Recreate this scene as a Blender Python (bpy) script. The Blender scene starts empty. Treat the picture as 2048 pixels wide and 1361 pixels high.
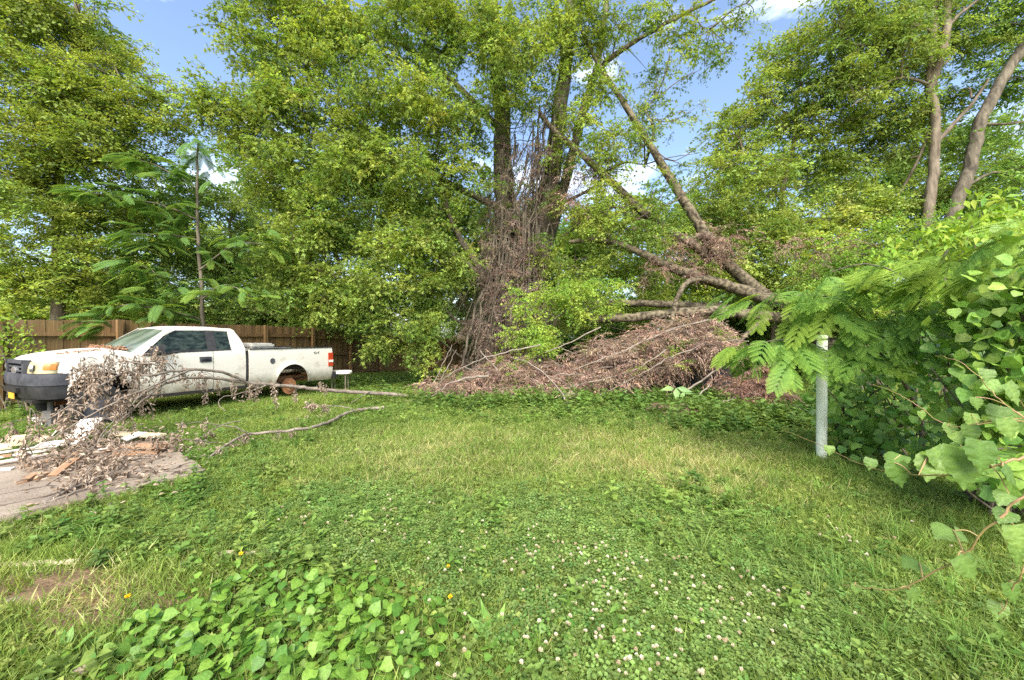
import bpy, math
import numpy as np
from mathutils import Vector, Matrix

# ------------------------------------------------------------------ camera, sky, sun, exposure
scene = bpy.context.scene
F, HOR, CH = 780.0, 676.0, 1.65           # focal length and horizon in photo pixels (2048 wide), eye height in m
KX, KY = 1.138, 0.8876                    # rough layout units to metres: across and up, along the view
cam_d = bpy.data.cameras.new('camera'); cam = bpy.data.objects.new('camera', cam_d)
scene.collection.objects.link(cam); scene.camera = cam
cam_d.sensor_width = 36.0; cam_d.lens = 36.0 * F / 2048.0
cam_d.clip_start = 0.05; cam_d.clip_end = 2000.0
cam.location = (0, 0, CH)
cam.rotation_euler = (math.radians(90.0) - math.atan((680.5 - HOR) / F), 0, 0)

SUN_EL, SUN_AZ = math.radians(46.0), math.radians(181.0)     # azimuth: compass angle from +Y towards +X
world = bpy.data.worlds.new('World'); scene.world = world; world.use_nodes = True
wn, wl = world.node_tree.nodes, world.node_tree.links
wn.clear()
w_out = wn.new('ShaderNodeOutputWorld'); w_bg = wn.new('ShaderNodeBackground')
w_bg.inputs['Strength'].default_value = 0.145
sky = wn.new('ShaderNodeTexSky'); sky.sky_type = 'NISHITA'; sky.sun_disc = False
sky.sun_elevation = SUN_EL; sky.sun_rotation = SUN_AZ
sky.air_density = 1.0; sky.dust_density = 2.4; sky.ozone_density = 1.4
w_tc = wn.new('ShaderNodeTexCoord')
w_map = wn.new('ShaderNodeMapping'); w_map.inputs['Scale'].default_value = (1.3, 1.3, 3.6)
w_map.inputs['Location'].default_value = (10.2, 5.4, 13.8)
w_noise = wn.new('ShaderNodeTexNoise'); w_noise.inputs['Scale'].default_value = 2.1
w_noise.inputs['Detail'].default_value = 7.0; w_noise.inputs['Roughness'].default_value = 0.55
w_ramp = wn.new('ShaderNodeValToRGB')
w_ramp.color_ramp.elements[0].position = 0.57; w_ramp.color_ramp.elements[1].position = 0.78
w_mix = wn.new('ShaderNodeMix'); w_mix.data_type = 'RGBA'
w_mix.inputs['B'].default_value = (8.4, 8.6, 8.9, 1)
wl.new(w_tc.outputs['Generated'], w_map.inputs['Vector']); wl.new(w_map.outputs['Vector'], w_noise.inputs['Vector'])
wl.new(w_noise.outputs['Fac'], w_ramp.inputs['Fac']); wl.new(w_ramp.outputs['Color'], w_mix.inputs['Factor'])
wl.new(sky.outputs['Color'], w_mix.inputs['A']); wl.new(w_mix.outputs['Result'], w_bg.inputs['Color'])
wl.new(w_bg.outputs['Background'], w_out.inputs['Surface'])

sun_d = bpy.data.lights.new('sun', 'SUN'); sun_d.energy = 3.1; sun_d.angle = math.radians(46.0)
sun_d.color = (1.0, 0.94, 0.84)
sun = bpy.data.objects.new('sun', sun_d); scene.collection.objects.link(sun)
sd = Vector((math.cos(SUN_EL) * math.sin(SUN_AZ), math.cos(SUN_EL) * math.cos(SUN_AZ), math.sin(SUN_EL)))
sun.rotation_euler = sd.to_track_quat('Z', 'Y').to_euler(); sun.location = sd * 60

vs = scene.view_settings
vs.view_transform = 'Standard'; vs.look = 'None'; vs.gamma = 1.0; vs.use_curve_mapping = False
vs.exposure = 1.36
scene.render.engine = 'CYCLES'
cy = scene.cycles
cy.max_bounces = 8; cy.diffuse_bounces = 4; cy.glossy_bounces = 3; cy.transmission_bounces = 6; cy.transparent_max_bounces = 4
cy.caustics_reflective = False; cy.caustics_refractive = False
cy.use_denoising = False; cy.denoiser = "OPENIMAGEDENOISE"; cy.denoising_input_passes = "RGB_ALBEDO_NORMAL"; cy.denoising_prefilter = "ACCURATE"
cy.sample_clamp_indirect = 6.0

# ------------------------------------------------------------------ helpers
rng = np.random.default_rng(11)
C = scene.collection
def U(a, b, n=None): return rng.uniform(a, b, n)
def smooth(t): t = np.clip(t, 0, 1); return t * t * (3 - 2 * t)
def gz(X, Y):
    """ground height: nearly flat lawn that falls a little towards the far fence"""
    X = np.asarray(X, float); Y = np.asarray(Y, float)
    z = -0.42 * smooth((Y - 14) / 11)
    z = z + 0.018 * np.sin(X * 1.7 + 0.6 * Y) + 0.014 * np.sin(Y * 2.3 - X * 0.9) + 0.03 * smooth((Y - 3) / 4) * np.sin(X * .6 + 1)
    return z
def P(x, y, Y):
    Y = Y * KY
    return np.array([(x - 1024) / F * Y, Y, CH + (HOR - y) / F * Y])
def K(x, y, z=0.0): return np.array([x * KX, y * KY, z * KX])
def G(x, y, z=0.0):
    Y = (CH - z) * F / (y - HOR)
    return np.array([(x - 1024) / F * Y, Y, z])
def nrm(v): return v / np.maximum(np.linalg.norm(v, axis=-1, keepdims=True), 1e-9)

def link(name, data, parent=None, label=None, cat=None, group=None, kind=None, loc=None):
    o = bpy.data.objects.new(name, data); C.objects.link(o)
    if parent is not None: o.parent = parent
    if loc is not None: o.location = loc
    if label: o['label'] = label
    if cat: o['category'] = cat
    if group: o['group'] = group
    if kind: o['kind'] = kind
    return o
def thing(name, label, cat, loc=(0, 0, 0), group=None): return link(name, None, None, label, cat, group, None, loc)

class MB:
    gain = 1.0
    """collects vertices, triangles, vertex colours; build() makes ONE mesh"""
    def __init__(s): s.V = []; s.T = []; s.C = []; s.n = 0
    def add(s, V, T, col=(1, 1, 1)):
        V = np.asarray(V, np.float64).reshape(-1, 3); T = np.asarray(T, np.int64).reshape(-1, 3)
        col = np.asarray(col, float)
        if col.ndim == 1: col = np.repeat(col[None], len(V), 0)
        s.V.append(V); s.T.append(T + s.n); s.C.append(col); s.n += len(V)
    def quads(s, V, Q, col=(1, 1, 1)):
        Q = np.asarray(Q).reshape(-1, 4)
        s.add(V, np.concatenate([Q[:, [0, 1, 2]], Q[:, [0, 2, 3]]]), col)
    def box(s, c, size, R=None, col=(1, 1, 1)):
        c = np.asarray(c, float); h = np.asarray(size, float) / 2
        v = np.array([[i, j, k] for i in (-1, 1) for j in (-1, 1) for k in (-1, 1)], float) * h
        if R is not None: v = v @ np.asarray(R).T
        s.quads(v + c, [[0, 1, 3, 2], [4, 6, 7, 5], [0, 4, 5, 1], [2, 3, 7, 6], [0, 2, 6, 4], [1, 5, 7, 3]], col)
    def tube(s, pts, rad, sides=6, col=(1, 1, 1), cap=True, wob=0.0):
        pts = np.asarray(pts, float); n = len(pts)
        rad = np.broadcast_to(np.asarray(rad, float), (n,))
        t = nrm(np.gradient(pts, axis=0))
        ref = np.array([0, 0, 1.0]) if abs(t[:, 2]).mean() < 0.8 else np.array([1.0, 0, 0])
        a = nrm(np.cross(t, ref)); b = np.cross(t, a)
        th = np.linspace(0, 2 * np.pi, sides, endpoint=False)
        rr = rad[:, None] * (1 + (wob * rng.standard_normal((n, sides)) if wob else 0))
        V = pts[:, None] + rr[..., None] * (np.cos(th)[None, :, None] * a[:, None] + np.sin(th)[None, :, None] * b[:, None])
        i = np.arange(n - 1)[:, None] * sides; j = np.arange(sides)[None]; k = (j + 1) % sides
        Q = np.stack([i + j, i + k, i + sides + k, i + sides + j], -1).reshape(-1, 4)
        T = np.concatenate([Q[:, [0, 1, 2]], Q[:, [0, 2, 3]]])
        if cap:
            e = (n - 1) * sides
            T = np.concatenate([T, [[0, q + 1, q] for q in range(1, sides - 1)], [[e, e + q, e + q + 1] for q in range(1, sides - 1)]])
        s.add(V.reshape(-1, 3), T, col)
    def inst(s, tmpl, pos, A, N, size, col):
        tv, tt, tc = tmpl; n = len(pos)
        if n == 0: return
        A = nrm(np.asarray(A, float)); W = nrm(np.cross(A, N)); N = np.cross(W, A)
        size = np.asarray(size, float)
        if size.ndim == 1: size = np.repeat(size[:, None], 3, 1)
        V = pos[:, None] + (tv[None, :, 0, None] * size[:, None, 0, None]) * W[:, None] \
            + (tv[None, :, 1, None] * size[:, None, 1, None]) * A[:, None] + (tv[None, :, 2, None] * size[:, None, 2, None]) * N[:, None]
        T = tt[None] + (np.arange(n) * len(tv))[:, None, None]
        cc = s.gain * np.broadcast_to(np.asarray(col, float), (n, 3))[:, None] * tc[None, :, None]
        s.add(V.reshape(-1, 3), T.reshape(-1, 3), cc.reshape(-1, 3))
    def mesh(s, name, mat, smooth_=False, org=(0, 0, 0)):
        V = np.concatenate(s.V) - np.asarray(org, float); T = np.concatenate(s.T); Cc = np.concatenate(s.C)
        me = bpy.data.meshes.new(name); m = len(T)
        me.vertices.add(len(V)); me.vertices.foreach_set('co', V.astype(np.float32).ravel())
        me.loops.add(3 * m); me.loops.foreach_set('vertex_index', T.astype(np.int32).ravel())
        me.polygons.add(m); me.polygons.foreach_set('loop_start', np.arange(0, 3 * m, 3, dtype=np.int32))
        me.update(calc_edges=True)
        me.polygons.foreach_set('use_smooth', np.full(m, bool(smooth_)))
        if smooth_ and m < 60000: me.set_sharp_from_angle(angle=math.radians(62))
        at = me.color_attributes.new('Col', 'FLOAT_COLOR', 'POINT')
        at.data.foreach_set('color', np.concatenate([Cc, np.ones((len(Cc), 1))], 1).astype(np.float32).ravel())
        me.materials.append(mat)
        return me
    def build(s, name, mat, parent=None, smooth_=False, label=None, cat=None, group=None, kind=None, org=None):
        if not s.V: return None
        if org is None:
            org = np.array(parent.location) if parent is not None and parent.parent is None and parent.data is None else np.zeros(3)
            o = link(name, s.mesh(name, mat, smooth_, org), parent, label, cat, group, kind)
        else:
            o = link(name, s.mesh(name, mat, smooth_, org), parent, label, cat, group, kind, loc=org)
        return o

def copy_obj(o, parent=None):
    c = o.copy(); C.objects.link(c); c.parent = parent
    return c

# leaf templates: (verts, tris, colour factors); x width, y length, z normal
def tm(v, t, c=None):
    v = np.array(v, float); return v, np.array(t), np.ones(len(v)) if c is None else np.array(c, float)
KITE = tm([(0, 0, 0), (-.3, .42, .07), (0, 1, -.08), (.3, .42, .07)], [(0, 2, 1), (0, 3, 2)], [.85, 1, 1.05, 1])
MAPLE = tm([(0, 0, 0), (-.5, .62, -.06), (-.13, .5, .05), (0, 1.05, -.12), (.13, .5, .05), (.5, .62, -.06)],
           [(0, 2, 1), (0, 3, 2), (0, 4, 3), (0, 5, 4)], [.85, 1, 1, 1.05, 1, 1])
CURL = tm([(0, 0, 0), (-.2, .35, .16), (-.1, .75, .2), (.08, 1, .05), (.22, .4, .14), (0, .5, -.05)],
          [(0, 5, 1), (1, 5, 2), (2, 5, 3), (3, 5, 4), (4, 5, 0)], [.8, 1.1, 1, .9, 1.1, .75])
BLADE = tm([(-.5, 0, 0), (.5, 0, 0), (-.42, .45, .06), (.42, .45, .06), (0, 1, -.12)], [(0, 1, 3), (0, 3, 2), (2, 3, 4)], [.7, .7, 1, 1, 1.1])
LANCE = tm([(0, 0, 0), (-.2, .35, .05), (0, .42, -.02), (.2, .35, .05), (0, 1, -.12)], [(0, 2, 1), (0, 3, 2), (1, 2, 4), (2, 3, 4)], [.85, 1, .92, 1, 1.05])
def clover():
    v = []; t = []
    for k in range(3):
        a = k * 2 * math.pi / 3; ca, sa = math.cos(a), math.sin(a); b = len(v)
        for (x, y, z) in ((0, .08, 0), (-.36, .6, .06), (0, .95, .0), (.36, .6, .06)):
            v.append((x * ca - y * sa, x * sa + y * ca, z))
        t += [(b, b + 2, b + 1), (b, b + 3, b + 2)]
    return tm(v, t, [.8, 1.0, 1.1, 1.0] * 3)
CLOVER = clover()
def heart(teeth=0, n=9, cup=.10, wav=0.0):
    """heart shaped leaf blade with a midrib: two half fans on a shared spine"""
    top = []
    for k in range(n + 1):
        a = k / n
        ang = math.pi * (1.0 - a) * 1.0
        w = float(np.interp(a, [0, .06, .14, .25, .38, .52, .66, .8, .92, 1], [0, .20, .35, .45, .47, .42, .31, .17, .06, 0]))
        y = -.13 * math.sin(min(a / .3, 1) * math.pi) + a ** 1.1
        if teeth and 0 < k < n: w *= 1 + (.06 if k % 2 else -.03); y += (.02 if k % 2 else -.02)
        top.append((w, y))
    v = []; t = []; c = []
    for k, (w, y) in enumerate(top):
        ys = k / n; zs = -.10 * ys * ys
        v.append((0, ys, zs)); c.append(1.12)
        for sgn in (-1, 1):
            v.append((sgn * w * .55, (y + ys) / 2, zs + cup * w * .9 + wav * math.sin(k * 1.9 + sgn)))
            v.append((sgn * w, y, zs + cup * w * .5 + wav * 1.6 * math.sin(k * 1.9 + sgn)))
            c += [1.06 if k % 2 else .84, .95]
    for k in range(n):
        a, b = 5 * k, 5 * (k + 1)
        t += [(a, a + 1, b + 1), (a, b + 1, b), (a + 1, a + 2, b + 2), (a + 1, b + 2, b + 1),
              (a, b + 3, a + 3), (a, b, b + 3), (a + 3, b + 4, a + 4), (a + 3, b + 3, b + 4)]
    return tm(v, t, c)
HEART = heart(0, 7, .17, .008)
HEART2 = heart(0, 7, .04, .014)
GRAPE = heart(1, 14, .10, .012)

# ------------------------------------------------------------------ materials
def newmat(name):
    m = bpy.data.materials.new(name); m.use_nodes = True
    nt = m.node_tree; nt.nodes.clear()
    return m, nt.nodes, nt.links
def mat_leaf(name, trans=.46, rough=.5, spec=.25, warm=(1.25, 1.15, .55), inst=False, mottle=0.0):
    m, n, l = newmat(name)
    out = n.new('ShaderNodeOutputMaterial'); mix = n.new('ShaderNodeMixShader'); mix.inputs[0].default_value = trans
    p = n.new('ShaderNodeBsdfPrincipled'); p.inputs['Roughness'].default_value = rough; p.inputs['Specular IOR Level'].default_value = spec
    tr = n.new('ShaderNodeBsdfTranslucent'); a = n.new('ShaderNodeAttribute'); a.attribute_name = 'Col'
    mul = n.new('ShaderNodeMix'); mul.data_type = 'RGBA'; mul.blend_type = 'MULTIPLY'; mul.inputs['Factor'].default_value = 1
    mul.inputs['B'].default_value = (*warm, 1)
    col = a.outputs['Color']
    if inst:
        a2 = n.new('ShaderNodeAttribute'); a2.attribute_type = 'INSTANCER'; a2.attribute_name = 'tint'
        mm = n.new('ShaderNodeMix'); mm.data_type = 'RGBA'; mm.blend_type = 'MULTIPLY'; mm.inputs['Factor'].default_value = 1
        l.new(col, mm.inputs['A']); l.new(a2.outputs['Color'], mm.inputs['B']); col = mm.outputs['Result']
    if mottle:
        tc = n.new('ShaderNodeTexCoord'); nz = n.new('ShaderNodeTexNoise'); nz.inputs['Scale'].default_value = 7; nz.inputs['Detail'].default_value = 6
        oi = n.new('ShaderNodeObjectInfo'); ad = n.new('ShaderNodeVectorMath'); ad.operation = 'ADD'; l.new(tc.outputs['Object'], ad.inputs[0]); l.new(oi.outputs['Location'], ad.inputs[1]); l.new(ad.outputs[0], nz.inputs['Vector'])
        rp = n.new('ShaderNodeValToRGB'); rp.color_ramp.elements[0].position = .3; rp.color_ramp.elements[1].position = .7
        rp.color_ramp.elements[0].color = (1 - mottle, 1 - mottle * .8, 1 - mottle, 1); rp.color_ramp.elements[1].color = (1 + mottle, 1 + mottle * .7, 1 + mottle * .6, 1)
        m3 = n.new('ShaderNodeMix'); m3.data_type = 'RGBA'; m3.blend_type = 'MULTIPLY'; m3.inputs['Factor'].default_value = 1
        l.new(nz.outputs['Fac'], rp.inputs['Fac']); l.new(col, m3.inputs['A']); l.new(rp.outputs['Color'], m3.inputs['B']); col = m3.outputs['Result']
        b = n.new('ShaderNodeBump'); b.inputs['Strength'].default_value = .18; b.inputs['Distance'].default_value = .05; l.new(nz.outputs['Fac'], b.inputs['Height']); l.new(b.outputs['Normal'], p.inputs['Normal'])
    l.new(col, p.inputs['Base Color']); l.new(col, mul.inputs['A'])
    l.new(mul.outputs['Result'], tr.inputs['Color'])
    l.new(p.outputs[0], mix.inputs[1]); l.new(tr.outputs[0], mix.inputs[2]); l.new(mix.outputs[0], out.inputs[0])
    return m
def mat_noise(name, c1, c2, scale=(4, 4, 4), detail=5, rough=.8, bump=.0, bscale=30, pos=(.35, .65), use_col=False, spec=.3, metal=0, distort=0.0, third=None, objrand=0.0):
    """two or three colours by noise in object space, optional bump, per-object variation and Col attribute"""
    m, n, l = newmat(name)
    out = n.new('ShaderNodeOutputMaterial'); p = n.new('ShaderNodeBsdfPrincipled'); l.new(p.outputs[0], out.inputs[0])
    p.inputs['Roughness'].default_value = rough; p.inputs['Specular IOR Level'].default_value = spec; p.inputs['Metallic'].default_value = metal
    tc = n.new('ShaderNodeTexCoord'); mp = n.new('ShaderNodeMapping'); mp.inputs['Scale'].default_value = scale
    l.new(tc.outputs['Object'], mp.inputs['Vector'])
    src = mp.outputs['Vector']
    oi = n.new('ShaderNodeObjectInfo')
    if objrand:
        ad = n.new('ShaderNodeVectorMath'); ad.operation = 'ADD'; sc = n.new('ShaderNodeVectorMath'); sc.operation = 'SCALE'
        sc.inputs['Scale'].default_value = 37.0
        cb = n.new('ShaderNodeCombineXYZ'); l.new(oi.outputs['Random'], cb.inputs[0]); l.new(oi.outputs['Random'], cb.inputs[1])
        l.new(cb.outputs[0], sc.inputs[0]); l.new(src, ad.inputs[0]); l.new(sc.outputs[0], ad.inputs[1]); src = ad.outputs[0]
    nz = n.new('ShaderNodeTexNoise'); nz.inputs['Scale'].default_value = 1.0; nz.inputs['Detail'].default_value = detail; nz.inputs['Distortion'].default_value = distort
    nz.inputs['Roughness'].default_value = .62
    l.new(src, nz.inputs['Vector'])
    rp = n.new('ShaderNodeValToRGB'); e = rp.color_ramp.elements
    e[0].position, e[1].position = pos; e[0].color = (*c1, 1); e[1].color = (*c2, 1)
    if third: q = e.new(min(.99, pos[1] + .12)); q.color = (*third, 1)
    l.new(nz.outputs['Fac'], rp.inputs['Fac']); col = rp.outputs['Color']
    if objrand:
        h = n.new('ShaderNodeHueSaturation'); mr = n.new('ShaderNodeMapRange'); mr.inputs['To Min'].default_value = 1 - objrand; mr.inputs['To Max'].default_value = 1 + objrand
        l.new(oi.outputs['Random'], mr.inputs['Value']); l.new(mr.outputs['Result'], h.inputs['Value']); l.new(col, h.inputs['Color']); col = h.outputs['Color']
    if use_col:
        a = n.new('ShaderNodeAttribute'); a.attribute_name = 'Col'
        mu = n.new('ShaderNodeMix'); mu.data_type = 'RGBA'; mu.blend_type = 'MULTIPLY'; mu.inputs['Factor'].default_value = 1
        l.new(col, mu.inputs['A']); l.new(a.outputs['Color'], mu.inputs['B']); col = mu.outputs['Result']
    l.new(col, p.inputs['Base Color'])
    if bump:
        b = n.new('ShaderNodeBump'); b.inputs['Strength'].default_value = bump; b.inputs['Distance'].default_value = .02
        n2 = n.new('ShaderNodeTexNoise'); n2.inputs['Scale'].default_value = bscale; n2.inputs['Detail'].default_value = 6
        m2 = n.new('ShaderNodeMapping'); m2.inputs['Scale'].default_value = tuple(s / max(scale) for s in scale)
        l.new(tc.outputs['Object'], m2.inputs['Vector']); l.new(m2.outputs['Vector'], n2.inputs['Vector'])
        l.new(n2.outputs['Fac'], b.inputs['Height']); l.new(b.outputs['Normal'], p.inputs['Normal'])
    return m
def mat_plain(name, c, rough=.5, metal=0, spec=.4, coat=0):
    m, n, l = newmat(name)
    out = n.new('ShaderNodeOutputMaterial'); p = n.new('ShaderNodeBsdfPrincipled'); l.new(p.outputs[0], out.inputs[0])
    nz = n.new('ShaderNodeTexNoise'); nz.inputs['Scale'].default_value = 9; nz.inputs['Detail'].default_value = 4
    tc = n.new('ShaderNodeTexCoord'); l.new(tc.outputs['Object'], nz.inputs['Vector'])
    rp = n.new('ShaderNodeValToRGB'); e = rp.color_ramp.elements
    e[0].color = (*[x * .75 for x in c], 1); e[1].color = (*[min(1, x * 1.15) for x in c], 1)
    l.new(nz.outputs['Fac'], rp.inputs['Fac']); l.new(rp.outputs['Color'], p.inputs['Base Color'])
    p.inputs['Roughness'].default_value = rough; p.inputs['Metallic'].default_value = metal; p.inputs['Specular IOR Level'].default_value = spec
    p.inputs['Coat Weight'].default_value = coat
    return m
M = {}
M['leaf'] = mat_leaf('leaf'); M['weed'] = mat_leaf('weed_leaf', .4, .5, .2, (1.2, 1.15, .6)); M['grass'] = mat_leaf('grass_blade', .38, .6, .15)
M['broad'] = mat_leaf('broad_leaf', .3, .42, .35, (1.2, 1.2, .5), mottle=.12); M['leaf_i'] = mat_leaf('leaf_instance', inst=True); M['weed_i'] = mat_leaf('weed_instance', .4, .5, .2, (1.2, 1.15, .6), inst=True); M['dead_i'] = mat_leaf('dead_leaf_instance', .15, .8, .1, (1.1, .95, .8), inst=True); M['dead'] = mat_leaf('dead_leaf', .15, .8, .1, (1.1, .95, .8))
M['bark'] = mat_noise('bark', (.05, .042, .03), (.17, .145, .105), (9, 9, 2.2), 7, .9, .9, 22, (.36, .64))
M['bark_pale'] = mat_noise('pale_bark', (.08, .062, .045), (.215, .175, .13), (8, 8, 2.4), 7, .9, .7, 22, (.34, .62))
M['bark_log'] = mat_noise('fallen_bark', (.035, .028, .018), (.17, .14, .09), (9, 9, 9), 8, .9, 1.0, 26, (.40, .57), third=(.17, .165, .09))
M['twig'] = mat_noise('twig', (.08, .06, .045), (.19, .15, .115), (6, 6, 6), 4, .9)
M['stick'] = mat_noise('dry_stick', (.13, .105, .08), (.28, .235, .19), (6, 6, 6), 4, .9)
M['fence'] = mat_noise('fence_wood', (.17, .105, .048), (.29, .19, .09), (34, 34, 1.6), 5, .75, .1, 40, (.3, .7), use_col=True, objrand=.16)
M['concrete'] = mat_noise('concrete', (.17, .135, .10), (.31, .26, .20), (2.2, 2.2, 2.2), 8, .9, .5, 40, (.3, .66), third=(.40, .33, .265))
M['plank'] = mat_noise('plank_wood', (.24, .13, .07), (.42, .27, .16), (3, 22, 22), 5, .8, .2, 30, (.3, .7), objrand=.12)
M['board_white'] = mat_noise('white_board', (.52, .47, .40), (.80, .77, .70), (4, 10, 10), 5, .7, .1, 30, (.3, .6), objrand=.08)
M['foam'] = mat_noise('foam_board', (.62, .50, .30), (.78, .68, .46), (6, 6, 6), 5, .9, .4, 60, objrand=.1)

# ------------------------------------------------------------------ scatter of leaf sprigs that nobody could count (geometry nodes)
def to_euler(W, A, N):
    """columns W, A, N of rotation matrices -> XYZ euler angles"""
    return np.stack([np.arctan2(A[:, 2], N[:, 2]), -np.arcsin(np.clip(W[:, 2], -1, 1)), np.arctan2(W[:, 1], W[:, 0])], -1)
def frame(A, N):
    A = nrm(A); W = nrm(np.cross(A, N)); return W, A, np.cross(W, A)
_sets = {}
def sprig_set(key, meshes):
    """library collection of sprig meshes, not linked to the scene"""
    c = bpy.data.collections.new('sprigs_' + key)
    for i, me in enumerate(meshes): c.objects.link(bpy.data.objects.new('sprig_%s_%02d' % (key, i), me))
    ng = bpy.data.node_groups.new('scatter_' + key, 'GeometryNodeTree')
    ng.interface.new_socket('Geometry', in_out='INPUT', socket_type='NodeSocketGeometry'); ng.interface.new_socket('Geometry', in_out='OUTPUT', socket_type='NodeSocketGeometry')
    n, l = ng.nodes, ng.links
    gi, go = n.new('NodeGroupInput'), n.new('NodeGroupOutput'); ip = n.new('GeometryNodeInstanceOnPoints')
    ci = n.new('GeometryNodeCollectionInfo'); ci.inputs['Collection'].default_value = c; ci.inputs['Separate Children'].default_value = True; ci.inputs['Reset Children'].default_value = True
    def na(name, t): q = n.new('GeometryNodeInputNamedAttribute'); q.data_type = t; q.inputs['Name'].default_value = name; return q.outputs['Attribute']
    er = n.new('FunctionNodeEulerToRotation'); l.new(na('rot', 'FLOAT_VECTOR'), er.inputs[0])
    l.new(gi.outputs[0], ip.inputs['Points']); l.new(ci.outputs[0], ip.inputs['Instance']); ip.inputs['Pick Instance'].default_value = True
    l.new(na('idx', 'INT'), ip.inputs['Instance Index']); l.new(er.outputs[0], ip.inputs['Rotation']); l.new(na('scl', 'FLOAT_VECTOR'), ip.inputs['Scale'])
    l.new(ip.outputs[0], go.inputs[0]); _sets[key] = (ng, len(meshes)); return key
class Scat:
    """collects points of one scatter object"""
    def __init__(s, key): s.key = key; s.p = []; s.r = []; s.s = []; s.t = []
    def add(s, pos, A, N, scl, tint):
        W, A, N = frame(np.asarray(A, float), np.asarray(N, float)); s.p.append(pos); s.r.append(to_euler(W, A, N))
        scl = np.asarray(scl, float); s.s.append(np.repeat(scl[:, None], 3, 1) if scl.ndim == 1 else scl); s.t.append(np.broadcast_to(tint, (len(pos), 3)))
    def build(s, name, parent=None, label=None, cat=None):
        p = np.concatenate(s.p); n = len(p); org = np.array(parent.location) if parent is not None else np.zeros(3)
        me = bpy.data.meshes.new(name); me.vertices.add(n); me.vertices.foreach_set('co', (p - org).astype(np.float32).ravel())
        ng, k = _sets[s.key]
        for nm, ty, dat in (('rot', 'FLOAT_VECTOR', np.concatenate(s.r)), ('scl', 'FLOAT_VECTOR', np.concatenate(s.s))):
            a = me.attributes.new(nm, ty, 'POINT'); a.data.foreach_set('vector', dat.astype(np.float32).ravel())
        a = me.attributes.new('tint', 'FLOAT_COLOR', 'POINT'); a.data.foreach_set('color', np.concatenate([np.concatenate(s.t), np.ones((n, 1))], 1).astype(np.float32).ravel())
        a = me.attributes.new('idx', 'INT', 'POINT'); a.data.foreach_set('value', rng.integers(0, k, n).astype(np.int32))
        o = link(name, me, parent, label, cat, None, 'stuff'); md = o.modifiers.new('scatter', 'NODES'); md.node_group = ng
        return o
ONE = np.ones(3)
def sprig(tmpl, nleaf, lsize, mat, droop=.35, side=.9, down=-.25, up=.9, jit=.35, hue=.16, branchy=2, aspect=(1, 1, 1), twig=(.35, .27, .18)):
    """twig of length 1 along +Y with leaves on both sides and a few side twigs"""
    mb = MB(); g0 = MB.gain; MB.gain = 1.0
    ax_ = [(np.zeros(3), np.array([0, 1.0, 0]), 1.0, nleaf)]
    for b in range(branchy):
        f = U(.15, .6); s = 1 if b % 2 else -1; d = nrm(np.array([s * U(.6, 1.0), U(.5, 1), U(-.15, .3)])); ax_.append((np.array([0, f, -droop * f * f]), d, U(.35, .6), max(3, nleaf // 2)))
    for o0, d, L, nl in ax_:
        t = np.linspace(0, 1, 5)[:, None]; w = o0 + d * L * t; w[:, 2] -= droop * L * t[:, 0] ** 2; mb.tube(w, np.linspace(.011, .004, 5) * (.6 + .4 * L), 3, np.array(twig), cap=False)
        tt = np.linspace(.14, 1, nl); pos = o0 + d * (L * tt)[:, None]; pos[:, 2] -= droop * L * tt ** 2; pos += rng.normal(0, lsize * .22, pos.shape)
        sd = nrm(np.cross(d, np.array([0, 0, 1.0]))); k = np.where(np.arange(nl) % 2 == 0, 1., -1.); k[-1] = 0
        ax = d * .6 + sd * (k * side)[:, None] + np.array([0, 0, down]) + rng.normal(0, jit, (nl, 3)); nn = np.array([0, 0, up]) + rng.normal(0, .42, (nl, 3))
        mb.inst(tmpl, pos, ax, nn, (lsize * U(.6, 1.2, nl))[:, None] * np.array(aspect)[None], ONE * (1 + rng.normal(0, hue, (nl, 1))).clip(.4, 1.7))
    MB.gain = g0
    return mb.mesh('sprig', mat)
# ------------------------------------------------------------------ ground and slab
def ground():
    xs = np.concatenate([np.linspace(-400, -32, 14), np.linspace(-30, 30, 121), np.linspace(32, 400, 14)])
    ys = np.concatenate([np.linspace(-60, -6, 8), np.linspace(-5, 40, 91), np.linspace(44, 600, 16)])
    X, Y = np.meshgrid(xs, ys); Z = gz(X, Y)
    V = np.stack([X, Y, Z], -1).reshape(-1, 3); nx = len(xs)
    i = (np.arange(len(ys) - 1)[:, None] * nx + np.arange(nx - 1)[None]).ravel()
    mb = MB(); mb.quads(V, np.stack([i, i + 1, i + nx + 1, i + nx], -1))
    m = mat_noise('soil_and_thatch', (.14, .10, .055), (.17, .20, .06), (1.6, 1.6, 1.6), 8, 1.0, .8, 25, (.34, .54), third=(.21, .25, .075), spec=.1)
    mb.build('ground', m, smooth_=True, kind='structure', label='lawn ground of soil and thatch under the weeds')
ground()
SC = np.array([-3.525, 4.53]); E1 = np.array([-.6, -.8]); E2 = np.array([-.8, .6]); SLAB_T = .10
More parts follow.
